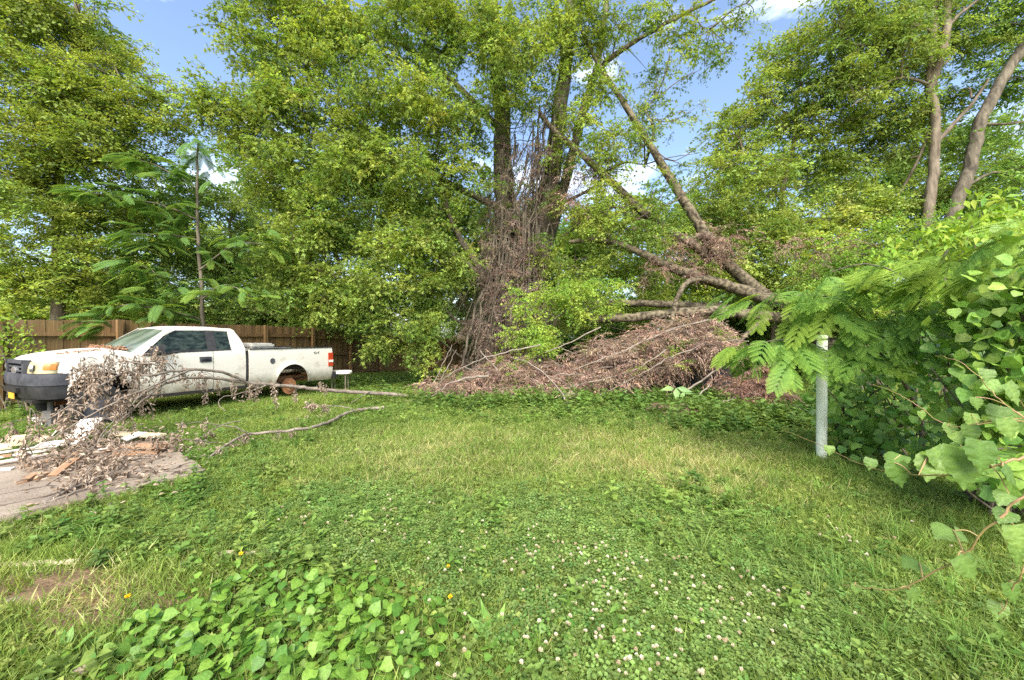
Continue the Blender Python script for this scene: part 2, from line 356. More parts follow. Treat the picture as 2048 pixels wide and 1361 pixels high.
def slab():
    a, b = 6.0, 2.55; n1, n2 = 60, 26
    mb = MB(); V = []
    for i in range(n1 + 1):
        for j in range(n2 + 1):
            u, w = a * i / n1, b * j / n2
            du = 0.012 * math.sin(w * 9) * (i == 0) + 0.0; dw = 0.02 * math.sin(u * 5.3) * (j == 0) + .012 * math.sin(u * 17) * (j == 0)
            if i == 0 and j == 0: du += .07; dw += .05
            p = SC + E1 * (u + du) + E2 * (w + dw)
            V.append((p[0], p[1], SLAB_T + .006 * math.sin(u * 1.3 + w)))
    V = np.array(V); W = n2 + 1
    i = (np.arange(n1)[:, None] * W + np.arange(n2)[None]).ravel()
    mb.quads(V, np.stack([i, i + 1, i + W + 1, i + W], -1))
    ring = [k for k in range(W)] + [k * W + n2 for k in range(1, n1 + 1)] + [n1 * W + k for k in range(n2 - 1, -1, -1)] + [k * W for k in range(n1 - 1, 0, -1)]
    R = V[ring]; n = len(R); Bt = R.copy(); Bt[:, 2] = -.15
    k = np.arange(n)
    mb.quads(np.concatenate([R, Bt]), np.stack([k, (k + 1) % n, n + (k + 1) % n, n + k], -1))
    m = mat_noise('slab_concrete', (.15, .115, .085), (.29, .24, .185), (1.5, 1.5, 1.5), 9, .92, .6, 45, (.28, .62), third=(.33, .28, .22)); n, l = m.node_tree.nodes, m.node_tree.links
    p = [q for q in n if q.type == 'BSDF_PRINCIPLED'][0]; src = p.inputs['Base Color'].links[0].from_socket; tc = n.new('ShaderNodeTexCoord')
    nz = n.new('ShaderNodeTexNoise'); nz.inputs['Scale'].default_value = 3; nz.inputs['Detail'].default_value = 6; l.new(tc.outputs['Object'], nz.inputs['Vector'])
    va = n.new('ShaderNodeVectorMath'); va.operation = 'MULTIPLY_ADD'; va.inputs[1].default_value = (.35, .35, .35); l.new(nz.outputs['Color'], va.inputs[0]); l.new(tc.outputs['Object'], va.inputs[2])
    vo = n.new('ShaderNodeTexVoronoi'); vo.feature = 'DISTANCE_TO_EDGE'; vo.inputs['Scale'].default_value = .75; l.new(va.outputs[0], vo.inputs['Vector'])
    rp = n.new('ShaderNodeValToRGB'); rp.color_ramp.elements[0].position = .003; rp.color_ramp.elements[1].position = .014; rp.color_ramp.elements[0].color = (.25, .22, .2, 1); l.new(vo.outputs['Distance'], rp.inputs['Fac'])
    mx = n.new('ShaderNodeMix'); mx.data_type = 'RGBA'; mx.blend_type = 'MULTIPLY'; mx.inputs['Factor'].default_value = 1; l.new(src, mx.inputs['A']); l.new(rp.outputs['Color'], mx.inputs['B']); l.new(mx.outputs['Result'], p.inputs['Base Color'])
    mb.build('concrete_slab', m, kind='structure', label='cracked concrete patio slab strewn with dead leaves')
slab()

def soil_patch():
    mb = MB(); c = G(85, 1212); n = 40; a = np.linspace(0, 2 * np.pi, n, endpoint=False); rings = [.25, .5, .75, 1.0]
    w = 1 + .13 * np.sin(3 * a + 1) + .09 * np.sin(7 * a) + .05 * np.sin(13 * a + 2); V = [np.array([[c[0], c[1], 0]])]
    for r in rings: V.append(np.stack([c[0] + .80 * r * w * np.cos(a), c[1] + .42 * r * w * np.sin(a), np.zeros(n)], -1))
    V = np.concatenate(V); V[:, 2] = gz(V[:, 0], V[:, 1]) + .004 + np.where(np.arange(len(V)) < 1 + 3 * n, rng.random(len(V)) * .018, -.004)
    k = np.arange(n); k2 = (k + 1) % n; mb.add(V, np.concatenate([np.stack([k * 0, 1 + k, 1 + k2], -1)] + [np.concatenate([np.stack([1 + r * n + k, 1 + (r + 1) * n + k, 1 + (r + 1) * n + k2], -1), np.stack([1 + r * n + k, 1 + (r + 1) * n + k2, 1 + r * n + k2], -1)]) for r in range(3)]))
    mb.build('soil_patch', mat_noise('bare_soil', (.10, .065, .04), (.24, .165, .10), (9, 9, 9), 8, 1.0, 1.0, 40, (.3, .7), third=(.22, .20, .09), spec=.05), None, True, kind='structure', label='bare brown soil patch in the lawn')
soil_patch()
# ------------------------------------------------------------------ fence
FX0, FY0, FA, FB = -.636 * 14.0, 14.0, .0533 * 14.0, .133 * 14.0      # point of post 0 and step to the next post
def fence():
    H = 1.99
    root = thing('wooden_fence', 'tall brown wooden board fence running behind the white pickup', 'fence', (FX0, FY0, 0))
    d = nrm(np.array([FA, FB])); nn = np.array([d[1], -d[0]]); L = math.hypot(FA, FB)
    R = np.array([[d[0], nn[0], 0], [d[1], nn[1], 0], [0, 0, 1]])
    def rec(name, cx, cy, cz, w, t, h, col):
        mb = MB(); mb.box((0, 0, 0), (w, t, h), None, col)
        me = mb.mesh(name, M['fence']); o = link(name, me, root)
        o.location = (cx - FX0, cy - FY0, cz); o.rotation_euler = (0, 0, math.atan2(d[1], d[0]))
    for k in range(-5, 9):
        px, py = FX0 + FA * k, FY0 + FB * k; z0 = float(gz(px, py)) 
        rec('post', px + nn[0] * .10, py + nn[1] * .10, z0 + 1.02, .11, .10, 2.10, (1.1, 1.05, 1.0))
        for zr in (.24, 1.0, 1.72):
            mx, my = px + FA / 2 + nn[0] * .045, py + FB / 2 + nn[1] * .045
            rec('rail', mx, my, (z0 + float(gz(px + FA, py + FB))) / 2 + zr, L - .104, .045, .10, (1.0, .95, .9))
        nb = 14
        for i in range(nb):
            f = (i + .5) / nb; bx, by = px + FA * f, py + FB * f
            tone = 1 + rng.normal(0, .07)
            off = .016 * (i % 2); rec('board', bx - nn[0] * off, by - nn[1] * off, float(gz(bx, by)) + .07 + H / 2 + rng.normal(0, .008), L / nb + .006, .014, H, (tone, tone * U(.94, 1.03), tone * U(.85, 1.05)))
fence()
# ------------------------------------------------------------------ trees
MB.gain = 2.5
A3 = lambda *a: np.array(a, float)
sprig_set('maple', [sprig(MAPLE, 12, .175, M['leaf_i'], .5, .8, -.45, .8) for _ in range(6)])
sprig_set('kite', [sprig(KITE, 15, .165, M['leaf_i'], .35, .9, -.2, .9) for _ in range(6)])
sprig_set('small', [sprig(KITE, 14, .145, M['leaf_i'], .3, .9, -.2, .8, branchy=3) for _ in range(6)])
sprig_set('lance', [sprig(LANCE, 13, .22, M['leaf_i'], .5, .9, -.35, .9) for _ in range(6)])
sprig_set('far', [sprig(KITE, 12, .20, M['leaf_i'], .4, .9, -.2, .9, branchy=3) for _ in range(5)])
sprig_set('dead', [sprig(CURL, 11, .17, M['dead_i'], .6, .5, -1.0, .3, .45, .3, 3, (.55, 1.15, .9), (.8, .85, .9)) for _ in range(6)])
sprig_set('deadstring', [sprig(CURL, 22, .15, M['dead_i'], .1, .6, .3, .2, .5, .25, 0, (.6, 1.0, .9), (.2, .15, .11)) for _ in range(5)])

def smoothline(pts, per=5):
    pts = np.asarray(pts, float)
    if len(pts) < 3: return np.stack([pts[0] + (pts[1] - pts[0]) * t for t in np.linspace(0, 1, per + 1)])
    q = np.concatenate([[2 * pts[0] - pts[1]], pts, [2 * pts[-1] - pts[-2]]]); out = []
    for i in range(1, len(q) - 2):
        for t in np.linspace(0, 1, per, endpoint=False):
            a, b, c, d = q[i - 1], q[i], q[i + 1], q[i + 2]
            out.append(.5 * ((2 * b) + (c - a) * t + (2 * a - 5 * b + 4 * c - d) * t * t + (3 * b - a - 3 * c + d) * t ** 3))
    out.append(pts[-1]); return np.array(out)
def pixline(pp, per=5, jit=0.0):
    w = smoothline([P(*p) for p in pp], per)
    if jit: w = w + rng.normal(0, jit, w.shape)
    return w
def randdir(n, flat=1.0):
    v = rng.standard_normal((n, 3)); v[:, 2] *= flat; return nrm(v)
def leafspray(sc, mt, centers, radii, ntw=9, cA=None, cB=None, flat=.5, lift=.12, spread=.5, keep=None, sl=(.55, 1.05), var=.16, up=1.0, **_):
    """sprigs radiating from every clump centre; the counts and colours follow the clump"""
    nc = len(centers); kp = np.ones(nc) if keep is None else keep
    rep = np.maximum(1, np.round(ntw * kp * U(.75, 1.25, nc))).astype(int); c = np.repeat(centers, rep, 0); r = np.repeat(radii, rep); n = len(c)
    off = randdir(n) * (r * spread * rng.random(n) ** .6)[:, None]; st = c + off
    d = randdir(n, flat); d = nrm(d + .8 * nrm(off + 1e-6) * np.array([1, 1, .5]) + np.array([0, 0, lift])); L = r * U(sl[0], sl[1], n)
    shade = np.repeat(rng.random(nc), rep); f = np.clip(shade * .75 + .12 + rng.normal(0, var, n), 0, 1)[:, None]
    tint = (cA + (cB - cA) * f) * MB.gain; tint = tint * .93 + .07 * tint.mean(1, keepdims=True); tint = tint * np.array([1.02, 1.0, 1.08]) * (1 + rng.normal(0, .05, (n, 3)))
    sc.add(st, d, np.array([0, 0, up]) + rng.normal(0, .22, (n, 3)), L, np.clip(tint, .003, 1))
def blobpts(b, n):
    px, py, rx, ry, Y, dY = b[:6]
    c = P(px, py, Y); v = randdir(n) * (rng.random(n) ** .42)[:, None]
    return c, c + v * np.array([rx / F * Y * KY, dY, ry / F * Y * KY])
def tree(name, label, cat, stems, limbs, blobs, leaf=dict(), bark='bark', lmat='leaf', group=None, clump=.7, auto=True, per=4, crownname='crown'):
    base = P(*stems[0][0][0]); base[2] = float(gz(base[0], base[1]))
    root = thing(name, label, cat, base, group)
    nodes = []
    for pp, r0, r1 in stems:
        w = pixline(pp, 6); n = len(w)
        if pp is stems[0][0]: w[0, 2] = base[2] - .1
        rr = np.linspace(0, 1, n); rad = r0 + (r1 - r0) * rr; 
        if pp is stems[0][0]: rad = rad * (1 + .35 * np.exp(-rr * 14))
        mb = MB(); mb.tube(w + rng.normal(0, r1 * .12, w.shape), rad, 12, wob=.05); mb.build('trunk', M[bark], root, True); nodes.append(w)
    for pp, r0, r1 in limbs:
        w = pixline(pp, 5); mb = MB(); mb.tube(w + rng.normal(0, r1 * .3, w.shape), np.linspace(r0, r1, len(w)), 8, wob=.05); mb.build('limb', M[bark], root, True); nodes.append(w)
    nd = np.concatenate(nodes); allc = []; allr = []; allk = []; mt = MB(); ml = Scat(leaf.get('key', 'kite'))
    for b in blobs:
        n = b[6]; c, pts = blobpts(b, n)
        if auto and n >= 6:
            cost = np.linalg.norm(nd - c, axis=1) + 1.6 * np.maximum(0, nd[:, 2] - c[2] + .6); s = nd[np.argmin(cost)]; Ld = np.linalg.norm(c - s)
            if Ld > .8:
                m1 = s + (c - s) * .35 + rng.normal(0, .08 * Ld, 3); m2 = s + (c - s) * .7 + rng.normal(0, .07 * Ld, 3) + np.array([0, 0, .08 * Ld])
                w = smoothline([s, m1, m2, c], 4); r0 = .022 + .012 * Ld
                mb = MB(); mb.tube(w, np.linspace(r0, .014, len(w)), 6); mb.build('limb', M[bark], root, True); nd = np.concatenate([nd, w[2:]])
        allk.append(np.full(n, b[8] if len(b) > 8 else 1.0)); allc.append(pts); allr.append(1.12 * clump * U(.7, 1.25, n) * (b[7] if len(b) > 7 else 1))
    pts = np.concatenate(allc); rad = np.concatenate(allr)
    for p, r in zip(pts, rad):
        cost = np.linalg.norm(nd - p, axis=1) + .8 * np.maximum(0, nd[:, 2] - p[2]); s = nd[np.argmin(cost)]; Ld = np.linalg.norm(p - s)
        if Ld < 6: 
            m = (s + p) / 2 + rng.normal(0, .1 * Ld, 3); mt.tube(smoothline([s, m, p], 3), np.linspace(.012 + .006 * Ld, .008, 7), 4, cap=False)
    k = dict(ntw=9, cA=np.array([.05, .1, .02]), cB=np.array([.14, .19, .035])); k.update(leaf)
    leafspray(ml, mt, pts, rad, keep=np.concatenate(allk), **k)
    mt.build('branches', M['twig'], root, kind='stuff'); ml.build(crownname, root)
    return root

# big maple in the middle, leaves lit yellow green
maple = dict(key='maple', ntw=19, cA=A3(.052, .098, .016), cB=A3(.175, .225, .034), droop=.5, flat=.5)
tree('maple_tree', 'huge leafy maple with several ivy-choked stems behind the brush pile', 'tree',
     [([(1002, 765, 16), (1000, 640, 16), (1010, 470, 16.0), (1005, 330, 16.1), (1000, 190, 16.2), (986, 40, 16.3), (975, -120, 16.4)], .50, .17),
      ([(1045, 770, 16.2), (1062, 600, 16.2), (1085, 450, 16.2), (1106, 330, 16.3), (1122, 200, 16.4), (1138, 70, 16.5), (1150, -110, 16.6)], .50, .16),
      ([(1075, 560, 16.3), (1120, 400, 16.5), (1160, 250, 16.7), (1196, 120, 17), (1215, -20, 17.3)], .22, .10)],
     [([(1150, 270, 16.6), (1190, 155, 16.2), (1250, 97, 15.9), (1330, 52, 15.6), (1430, 0, 15.2)], .13, .05),
      ([(1000, 600, 16), (955, 530, 15.6), (905, 450, 15.2), (885, 385, 15.0), (850, 330, 14.8)], .16, .05),
      ([(985, 570, 16), (920, 520, 15.4), (850, 492, 14.8), (770, 490, 14.3), (700, 512, 14.0), (650, 545, 13.8)], .12, .03),
      ([(1005, 420, 16), (900, 370, 15.6), (800, 335, 15.2), (715, 305, 14.9), (600, 262, 14.5), (520, 205, 14.2)], .13, .03),
      ([(1000, 260, 16), (900, 160, 15.6), (800, 90, 15.2), (690, 40, 15)], .12, .03),
      ([(1095, 420, 16.2), (1180, 380, 15.8), (1240, 330, 15.4), (1290, 330, 15.2)], .07, .02)],
     [(560, 60, 95, 75, 14.8, 1.6, 20), (545, 150, 60, 60, 14.4, 1.4, 10), (700, 70, 130, 95, 15, 2, 30), (860, 60, 130, 90, 15.2, 2, 28), (1010, 60, 130, 90, 15.2, 2, 28), (1130, 70, 100, 90, 15.4, 2, 18),
      (600, 240, 110, 70, 14.4, 1.6, 22), (450, 215, 60, 30, 14.2, .8, 10), (500, 265, 50, 40, 14.2, .8, 8), (740, 220, 150, 90, 14.6, 2, 30), (890, 240, 120, 110, 14.6, 1.8, 26), (1040, 150, 110, 80, 14.6, 1.4, 14, 1, .8),
      (1130, 290, 60, 80, 14.8, 1.2, 7, 1, .6), (940, 330, 50, 50, 14.6, 1, 5), (560, 360, 100, 70, 14.2, 1.6, 18), (700, 350, 130, 80, 14.2, 1.8, 26), (830, 370, 110, 70, 14.3, 1.6, 18), (620, 470, 120, 70, 13.8, 1.6, 20), (770, 470, 120, 70, 13.9, 1.6, 20),
      (640, 580, 120, 60, 13.6, 1.4, 20), (790, 590, 110, 60, 13.8, 1.4, 18), (880, 520, 60, 60, 14.4, 1.2, 8), (820, 670, 90, 40, 13.6, .9, 14, .8), (850, 730, 30, 25, 13.4, .4, 3, .6), (770, 700, 25, 28, 13.4, .4, 4, .6),
      (1240, 60, 90, 70, 15.4, 1.4, 9, 1, .5), (1330, 70, 80, 70, 15.4, 1.2, 8, 1, .4), (1420, 60, 60, 60, 15.2, 1.2, 6, 1, .35), (1370, 140, 60, 50, 15.2, 1, 5, 1, .3), (1310, 200, 60, 70, 15.4, 1.2, 6, 1, .35), (1190, 190, 60, 80, 15.0, 1, 8, 1, .6), (1490, 10, 80, 40, 15, 1.2, 6, 1, .3), (1290, 290, 60, 70, 14.2, 1, 6, 1, .4), (1380, 260, 50, 60, 15, 1, 4, 1, .25),
      (1230, 300, 80, 60, 14.3, 1, 9, .9, .7), (1200, 420, 60, 60, 14.4, 1, 8, .9, .7), (1290, 430, 80, 50, 14.0, 1, 9, .9, .7), (1350, 340, 50, 60, 14.6, 1, 5, .9, .4), (1220, 470, 60, 40, 14, .8, 6, .8, .8), (1150, 520, 70, 50, 15, 1, 9, .8), (1130, 430, 40, 40, 15, .8, 4, .7)],
     maple)
# young maple shoots in front of the trunk
tree('maple_sapling', 'bright green young maple shoots growing beside the vine covered trunk', 'sapling',
     [([(1075, 770, 13.2), (1080, 700, 13.2), (1100, 620, 13.2), (1120, 560, 13.3)], .035, .012)], [([(1080, 690, 13.2), (1040, 660, 13), (1020, 640, 12.9)], .02, .008)],
     [(1100, 600, 75, 55, 13.2, .7, 14), (1060, 660, 55, 35, 12.9, .5, 10), (1160, 600, 60, 50, 13.3, .7, 10), (1210, 590, 60, 30, 13.4, .6, 6), (1090, 690, 35, 15, 12.8, .4, 4)],
     dict(maple, ntw=13, cA=A3(.09, .16, .022), cB=A3(.21, .28, .04)), clump=.42)

# tall tree at the left, beyond the fence
birchy = dict(key='small', ntw=14, cA=A3(.066, .112, .015), cB=A3(.155, .195, .028), droop=.3, flat=.6)
tree('birch_tree', 'tall airy yellow green tree with a pale trunk beyond the fence', 'tree',
     [([(110, 782, 14), (118, 560, 14), (120, 350, 14), (134, 250, 14.1), (150, 120, 14.2), (165, -60, 14.3)], .17, .07)],
     [([(122, 420, 14), (60, 330, 13.6), (0, 270, 13.3)], .06, .02), ([(126, 310, 14), (200, 260, 13.8), (280, 210, 13.6), (350, 180, 13.5)], .06, .015), ([(140, 200, 14), (60, 120, 13.7), (-20, 60, 13.5)], .05, .015)],
     [(60, 40, 120, 70, 13.8, 1.6, 26), (170, 60, 80, 80, 13.9, 1.5, 20), (230, 130, 45, 40, 13.7, .9, 8, .8), (110, 160, 110, 70, 13.6, 1.6, 24), (20, 180, 90, 80, 13.4, 1.5, 18), (230, 210, 80, 50, 13.7, 1.2, 16), (315, 195, 55, 32, 13.5, .8, 9, .8), (310, 250, 60, 30, 13.5, .8, 8, .8),
      (120, 280, 110, 70, 13.5, 1.5, 22), (30, 320, 90, 80, 13.3, 1.4, 20), (230, 300, 80, 50, 13.6, 1.2, 14), (90, 410, 120, 80, 13.5, 1.4, 24), (30, 530, 110, 80, 13.3, 1.2, 22), (170, 560, 90, 80, 13.7, 1.2, 16)],
     birchy, bark='bark_pale')
# trees filling the back, left to right
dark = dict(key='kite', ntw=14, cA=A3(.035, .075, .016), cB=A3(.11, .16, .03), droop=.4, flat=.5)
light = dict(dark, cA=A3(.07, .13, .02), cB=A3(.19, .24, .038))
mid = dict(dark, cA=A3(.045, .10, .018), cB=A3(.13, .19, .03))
tree('understory_tree', 'small dense tree behind the fence, left of the slender sapling', 'tree', [([(250, 770, 17), (255, 600, 17), (260, 430, 17)], .10, .04)], [],
     [(240, 420, 110, 60, 16.6, 1.4, 20), (300, 330, 80, 50, 16.8, 1.2, 10, .8), (230, 530, 120, 70, 16.4, 1.4, 24), (200, 630, 110, 50, 16, 1.2, 18)], light)
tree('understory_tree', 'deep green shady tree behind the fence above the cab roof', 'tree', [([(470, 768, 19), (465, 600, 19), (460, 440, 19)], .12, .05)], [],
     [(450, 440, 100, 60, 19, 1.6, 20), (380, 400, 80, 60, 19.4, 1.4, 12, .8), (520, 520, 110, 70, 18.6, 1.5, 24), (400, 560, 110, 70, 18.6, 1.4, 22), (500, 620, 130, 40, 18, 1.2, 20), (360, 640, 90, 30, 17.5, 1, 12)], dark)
tree('understory_tree', 'leafy tree behind the fence overhanging the pickup bed', 'tree', [([(610, 766, 20), (605, 640, 20), (600, 540, 20)], .10, .04)], [],
     [(600, 620, 110, 40, 19, 1.2, 20), (690, 640, 90, 35, 19.6, 1.1, 14), (560, 560, 90, 50, 19, 1.2, 14)], light)
def backtree(px, top, w, Y, pal, label, trunkw=.16, bot=640):
    H = bot - top
    bl = []
    for k in range(6):
        f = k / 5; py = top + H * (.12 + .80 * f); ww = w * (.5 + .6 * math.sin(math.pi * min(1, .18 + f * .8)))
        bl.append((px + U(-.35, .35) * w, py, ww, H * .16, Y + U(-1, 1), ww / F * Y * .8, 11))
    g0 = 676 + (CH - float(gz((px - 1024) / F * Y * KY, Y * KY))) * F / (Y * KY)
    tree('background_tree', label, 'tree', [([(px, g0, Y), (px + w * .05, bot, Y), (px - w * .04, (top + bot) / 2, Y), (px, top + .12 * H, Y)], trunkw, .06)], [], bl,
         dict(pal, key='far', ntw=16), clump=1.35, group='trees of the wood line beyond the yard')
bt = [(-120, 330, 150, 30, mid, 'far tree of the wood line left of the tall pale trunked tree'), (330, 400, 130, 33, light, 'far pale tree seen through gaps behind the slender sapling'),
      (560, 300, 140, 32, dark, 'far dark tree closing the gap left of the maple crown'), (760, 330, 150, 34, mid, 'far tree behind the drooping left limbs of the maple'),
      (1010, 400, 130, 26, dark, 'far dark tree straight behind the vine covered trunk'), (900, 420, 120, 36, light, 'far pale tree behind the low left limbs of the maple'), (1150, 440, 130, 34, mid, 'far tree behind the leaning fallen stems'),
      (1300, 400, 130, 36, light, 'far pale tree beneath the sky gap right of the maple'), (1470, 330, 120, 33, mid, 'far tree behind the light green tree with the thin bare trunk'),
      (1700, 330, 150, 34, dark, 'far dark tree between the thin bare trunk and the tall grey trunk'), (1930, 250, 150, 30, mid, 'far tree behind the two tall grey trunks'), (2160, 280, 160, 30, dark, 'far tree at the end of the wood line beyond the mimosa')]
for a in bt: backtree(*a)
def backshrub(px, top, w, Y, pal, label):
    g0 = 676 + (CH - float(gz((px - 1024) / F * Y * KY, Y * KY))) * F / (Y * KY)
    bl = [(px + U(-.3, .3) * w, top + (g0 - top) * f, w * (.8 + .3 * f), (g0 - top) * .2, Y, .8 + w / F * Y * .5, 12) for f in (.2, .45, .72)]
    tree('background_shrub', label, 'shrub', [([(px, g0, Y), (px, (top + g0) / 2, Y), (px + 3, top + 10, Y)], .06, .02)], [], bl, dict(pal, key='far', ntw=16), clump=1.0, group='undergrowth along the far side of the yard')
for k, (px, top, w, Y, pal, what) in enumerate([(-60, 560, 120, 20, mid, 'wild shrub behind the fence at the outer end of the board fence'), (90, 560, 120, 20, light, 'wild shrub behind the fence above the nose of the pickup'), (300, 590, 120, 24, mid, 'wild shrub behind the fence above the windscreen'),
      (470, 590, 110, 25, light, 'wild shrub behind the fence above the pickup bed'), (660, 600, 110, 30, dark, 'wild shrub behind the fence past the tailgate'), (880, 610, 110, 33, mid, 'wild shrub behind the far end of the fence'),
      (1060, 600, 110, 24, dark, 'wild shrub straight behind the maple trunk'), (1220, 610, 110, 22, mid, 'wild shrub behind the horizontal fallen stems'), (1400, 620, 110, 20, dark, 'wild shrub behind the right half of the brush pile'), (1580, 600, 120, 19, mid, 'wild shrub behind the pale green pole'),
      (1800, 590, 130, 17, dark, 'wild shrub at the foot of the forked grey trunk'), (2020, 560, 140, 16, mid, 'wild shrub at the foot of the leaning trunk'), (2200, 540, 140, 14, dark, 'wild shrub at the outer end of the thicket')]):
    backshrub(px, top, w, Y, pal, what)
# right hand group
rite = dict(key='kite', ntw=15, cA=A3(.075, .125, .022), cB=A3(.185, .23, .042), droop=.45, flat=.42)
tree('boxelder_tree', 'rounded light green tree with a thin bare pale trunk', 'tree',
     [([(1545, 765, 17), (1550, 600, 17), (1560, 411, 17), (1572, 350, 17), (1586, 290, 17), (1590, 200, 17)], .11, .05)],
     [([(1572, 345, 17), (1520, 330, 16.6), (1480, 320, 16.3)], .03, .012), ([(1588, 270, 17), (1660, 230, 16.8), (1720, 210, 16.7)], .035, .012)],
     [(1580, 130, 60, 55, 17, 1.3, 13), (1540, 210, 90, 50, 17, 1.5, 20), (1470, 270, 65, 50, 17, 1.3, 13), (1640, 240, 90, 50, 16.6, 1.4, 18), (1490, 350, 90, 55, 16.8, 1.5, 20), (1650, 350, 80, 60, 17.6, 1.5, 15), (1460, 440, 80, 50, 17.2, 1.4, 16), (1560, 470, 100, 45, 16.4, 1.4, 20), (1690, 440, 100, 50, 17, 1.5, 20), (1500, 540, 90, 45, 16, 1.2, 16), (1630, 550, 110, 45, 15.6, 1.2, 20)],
     rite, bark='bark_pale')
tree('walnut_tree', 'tall tree with a straight forked grey trunk above the mimosa', 'tree',
     [([(1850, 770, 15.5), (1853, 600, 15.5), (1856, 430, 15.5), (1867, 330, 15.5), (1866, 225, 15.5), (1856, 172, 15.5), (1862, 70, 15.5), (1868, -60, 15.6)], .185, .10),
      ([(1857, 178, 15.5), (1873, 130, 15.3), (1886, 88, 15.2), (1890, 20, 15.2), (1880, -60, 15.2)], .14, .09)],
     [([(1872, 285, 15.5), (1914, 240, 15.2), (1945, 205, 15), (1975, 160, 14.8)], .075, .03), ([(1858, 172, 15.5), (1800, 158, 15.2), (1750, 180, 15), (1700, 215, 14.8)], .05, .015), ([(1865, 68, 15.5), (1820, 55, 15.2), (1760, 75, 15), (1700, 110, 14.8)], .05, .015),
      ([(1888, 60, 15.2), (1930, 20, 15), (1990, -20, 14.8)], .06, .03), ([(1866, 240, 15.5), (1830, 330, 16), (1790, 400, 16.5)], .05, .04)],
     [(1680, 60, 70, 60, 15.2, 1.4, 16, 1, .8), (1770, 40, 80, 60, 15, 1.4, 16, 1, .8), (1700, 160, 80, 50, 15.4, 1.3, 16), (1790, 130, 70, 50, 16, 1.2, 11), (1880, 30, 80, 40, 16, 1.3, 12), (1790, 220, 80, 50, 16.4, 1.3, 13), (1930, 110, 60, 50, 16.2, 1.2, 8, .8), (1760, 300, 80, 50, 17, 1.3, 13), (1830, 400, 60, 40, 17, 1.2, 8), (1900, 200, 50, 60, 16.8, 1, 7, 1, .7), (1850, 300, 50, 60, 17, 1, 7, 1, .7), (1820, 60, 60, 50, 14.6, .8, 8, 1, .8)],
     dict(rite, cA=A3(.055, .10, .018), cB=A3(.145, .19, .034), key='lance'), bark='bark_pale')
tree('locust_tree', 'leaning dark trunk tree rising to the right beside the forked trunk', 'tree',
     [([(1860, 775, 15), (1880, 560, 15), (1905, 430, 15), (1938, 335, 15), (1953, 260, 15), (1990, 180, 15), (2050, 85, 15), (2120, -40, 15)], .21, .14)],
     [([(1955, 250, 15), (2010, 250, 14.8), (2080, 240, 14.6)], .05, .02)],
     [(1970, 40, 90, 50, 15.6, 1.4, 16), (2060, 30, 80, 60, 15.4, 1.4, 14), (2030, 240, 60, 50, 15.2, 1.2, 9, .8), (2060, 340, 70, 60, 15, 1.2, 12, .8), (1980, 360, 50, 50, 15.6, 1, 6, .8), (2020, 440, 70, 40, 14.6, 1, 10, .8), (1990, 130, 50, 50, 15.8, 1, 7, 1, .7), (1930, 310, 40, 50, 16, .8, 5, 1, .7), (2050, 150, 60, 50, 15.4, 1, 8, 1, .7), (1960, 400, 50, 40, 15.8, 1, 7)],
     dict(rite, cA=A3(.05, .11, .02), cB=A3(.14, .21, .04)), bark='bark')
tree('understory_tree', 'bushy tree under the fallen stems behind the brush pile', 'tree', [([(1300, 765, 18), (1300, 640, 18), (1310, 560, 18)], .09, .04)], [],
     [(1260, 540, 90, 50, 18, 1.4, 16), (1370, 470, 80, 60, 18, 1.4, 16), (1400, 560, 90, 50, 18, 1.4, 16), (1320, 620, 120, 35, 17.6, 1.2, 18), (1180, 640, 80, 30, 17.6, 1.2, 10)], light)
tree('understory_tree', 'leafy thicket tree behind the mimosa fronds', 'tree', [([(1720, 765, 13), (1720, 640, 13), (1730, 500, 13)], .07, .03)], [],
     [(1700, 520, 110, 50, 13, 1.2, 22), (1820, 490, 100, 45, 12.6, 1.2, 18), (1640, 600, 90, 40, 12.6, 1, 14), (1760, 600, 110, 50, 12, 1, 18), (1930, 480, 90, 50, 12, 1.2, 16)],
     dict(rite, key='small', cA=A3(.06, .13, .018), cB=A3(.19, .27, .04)), clump=.5)
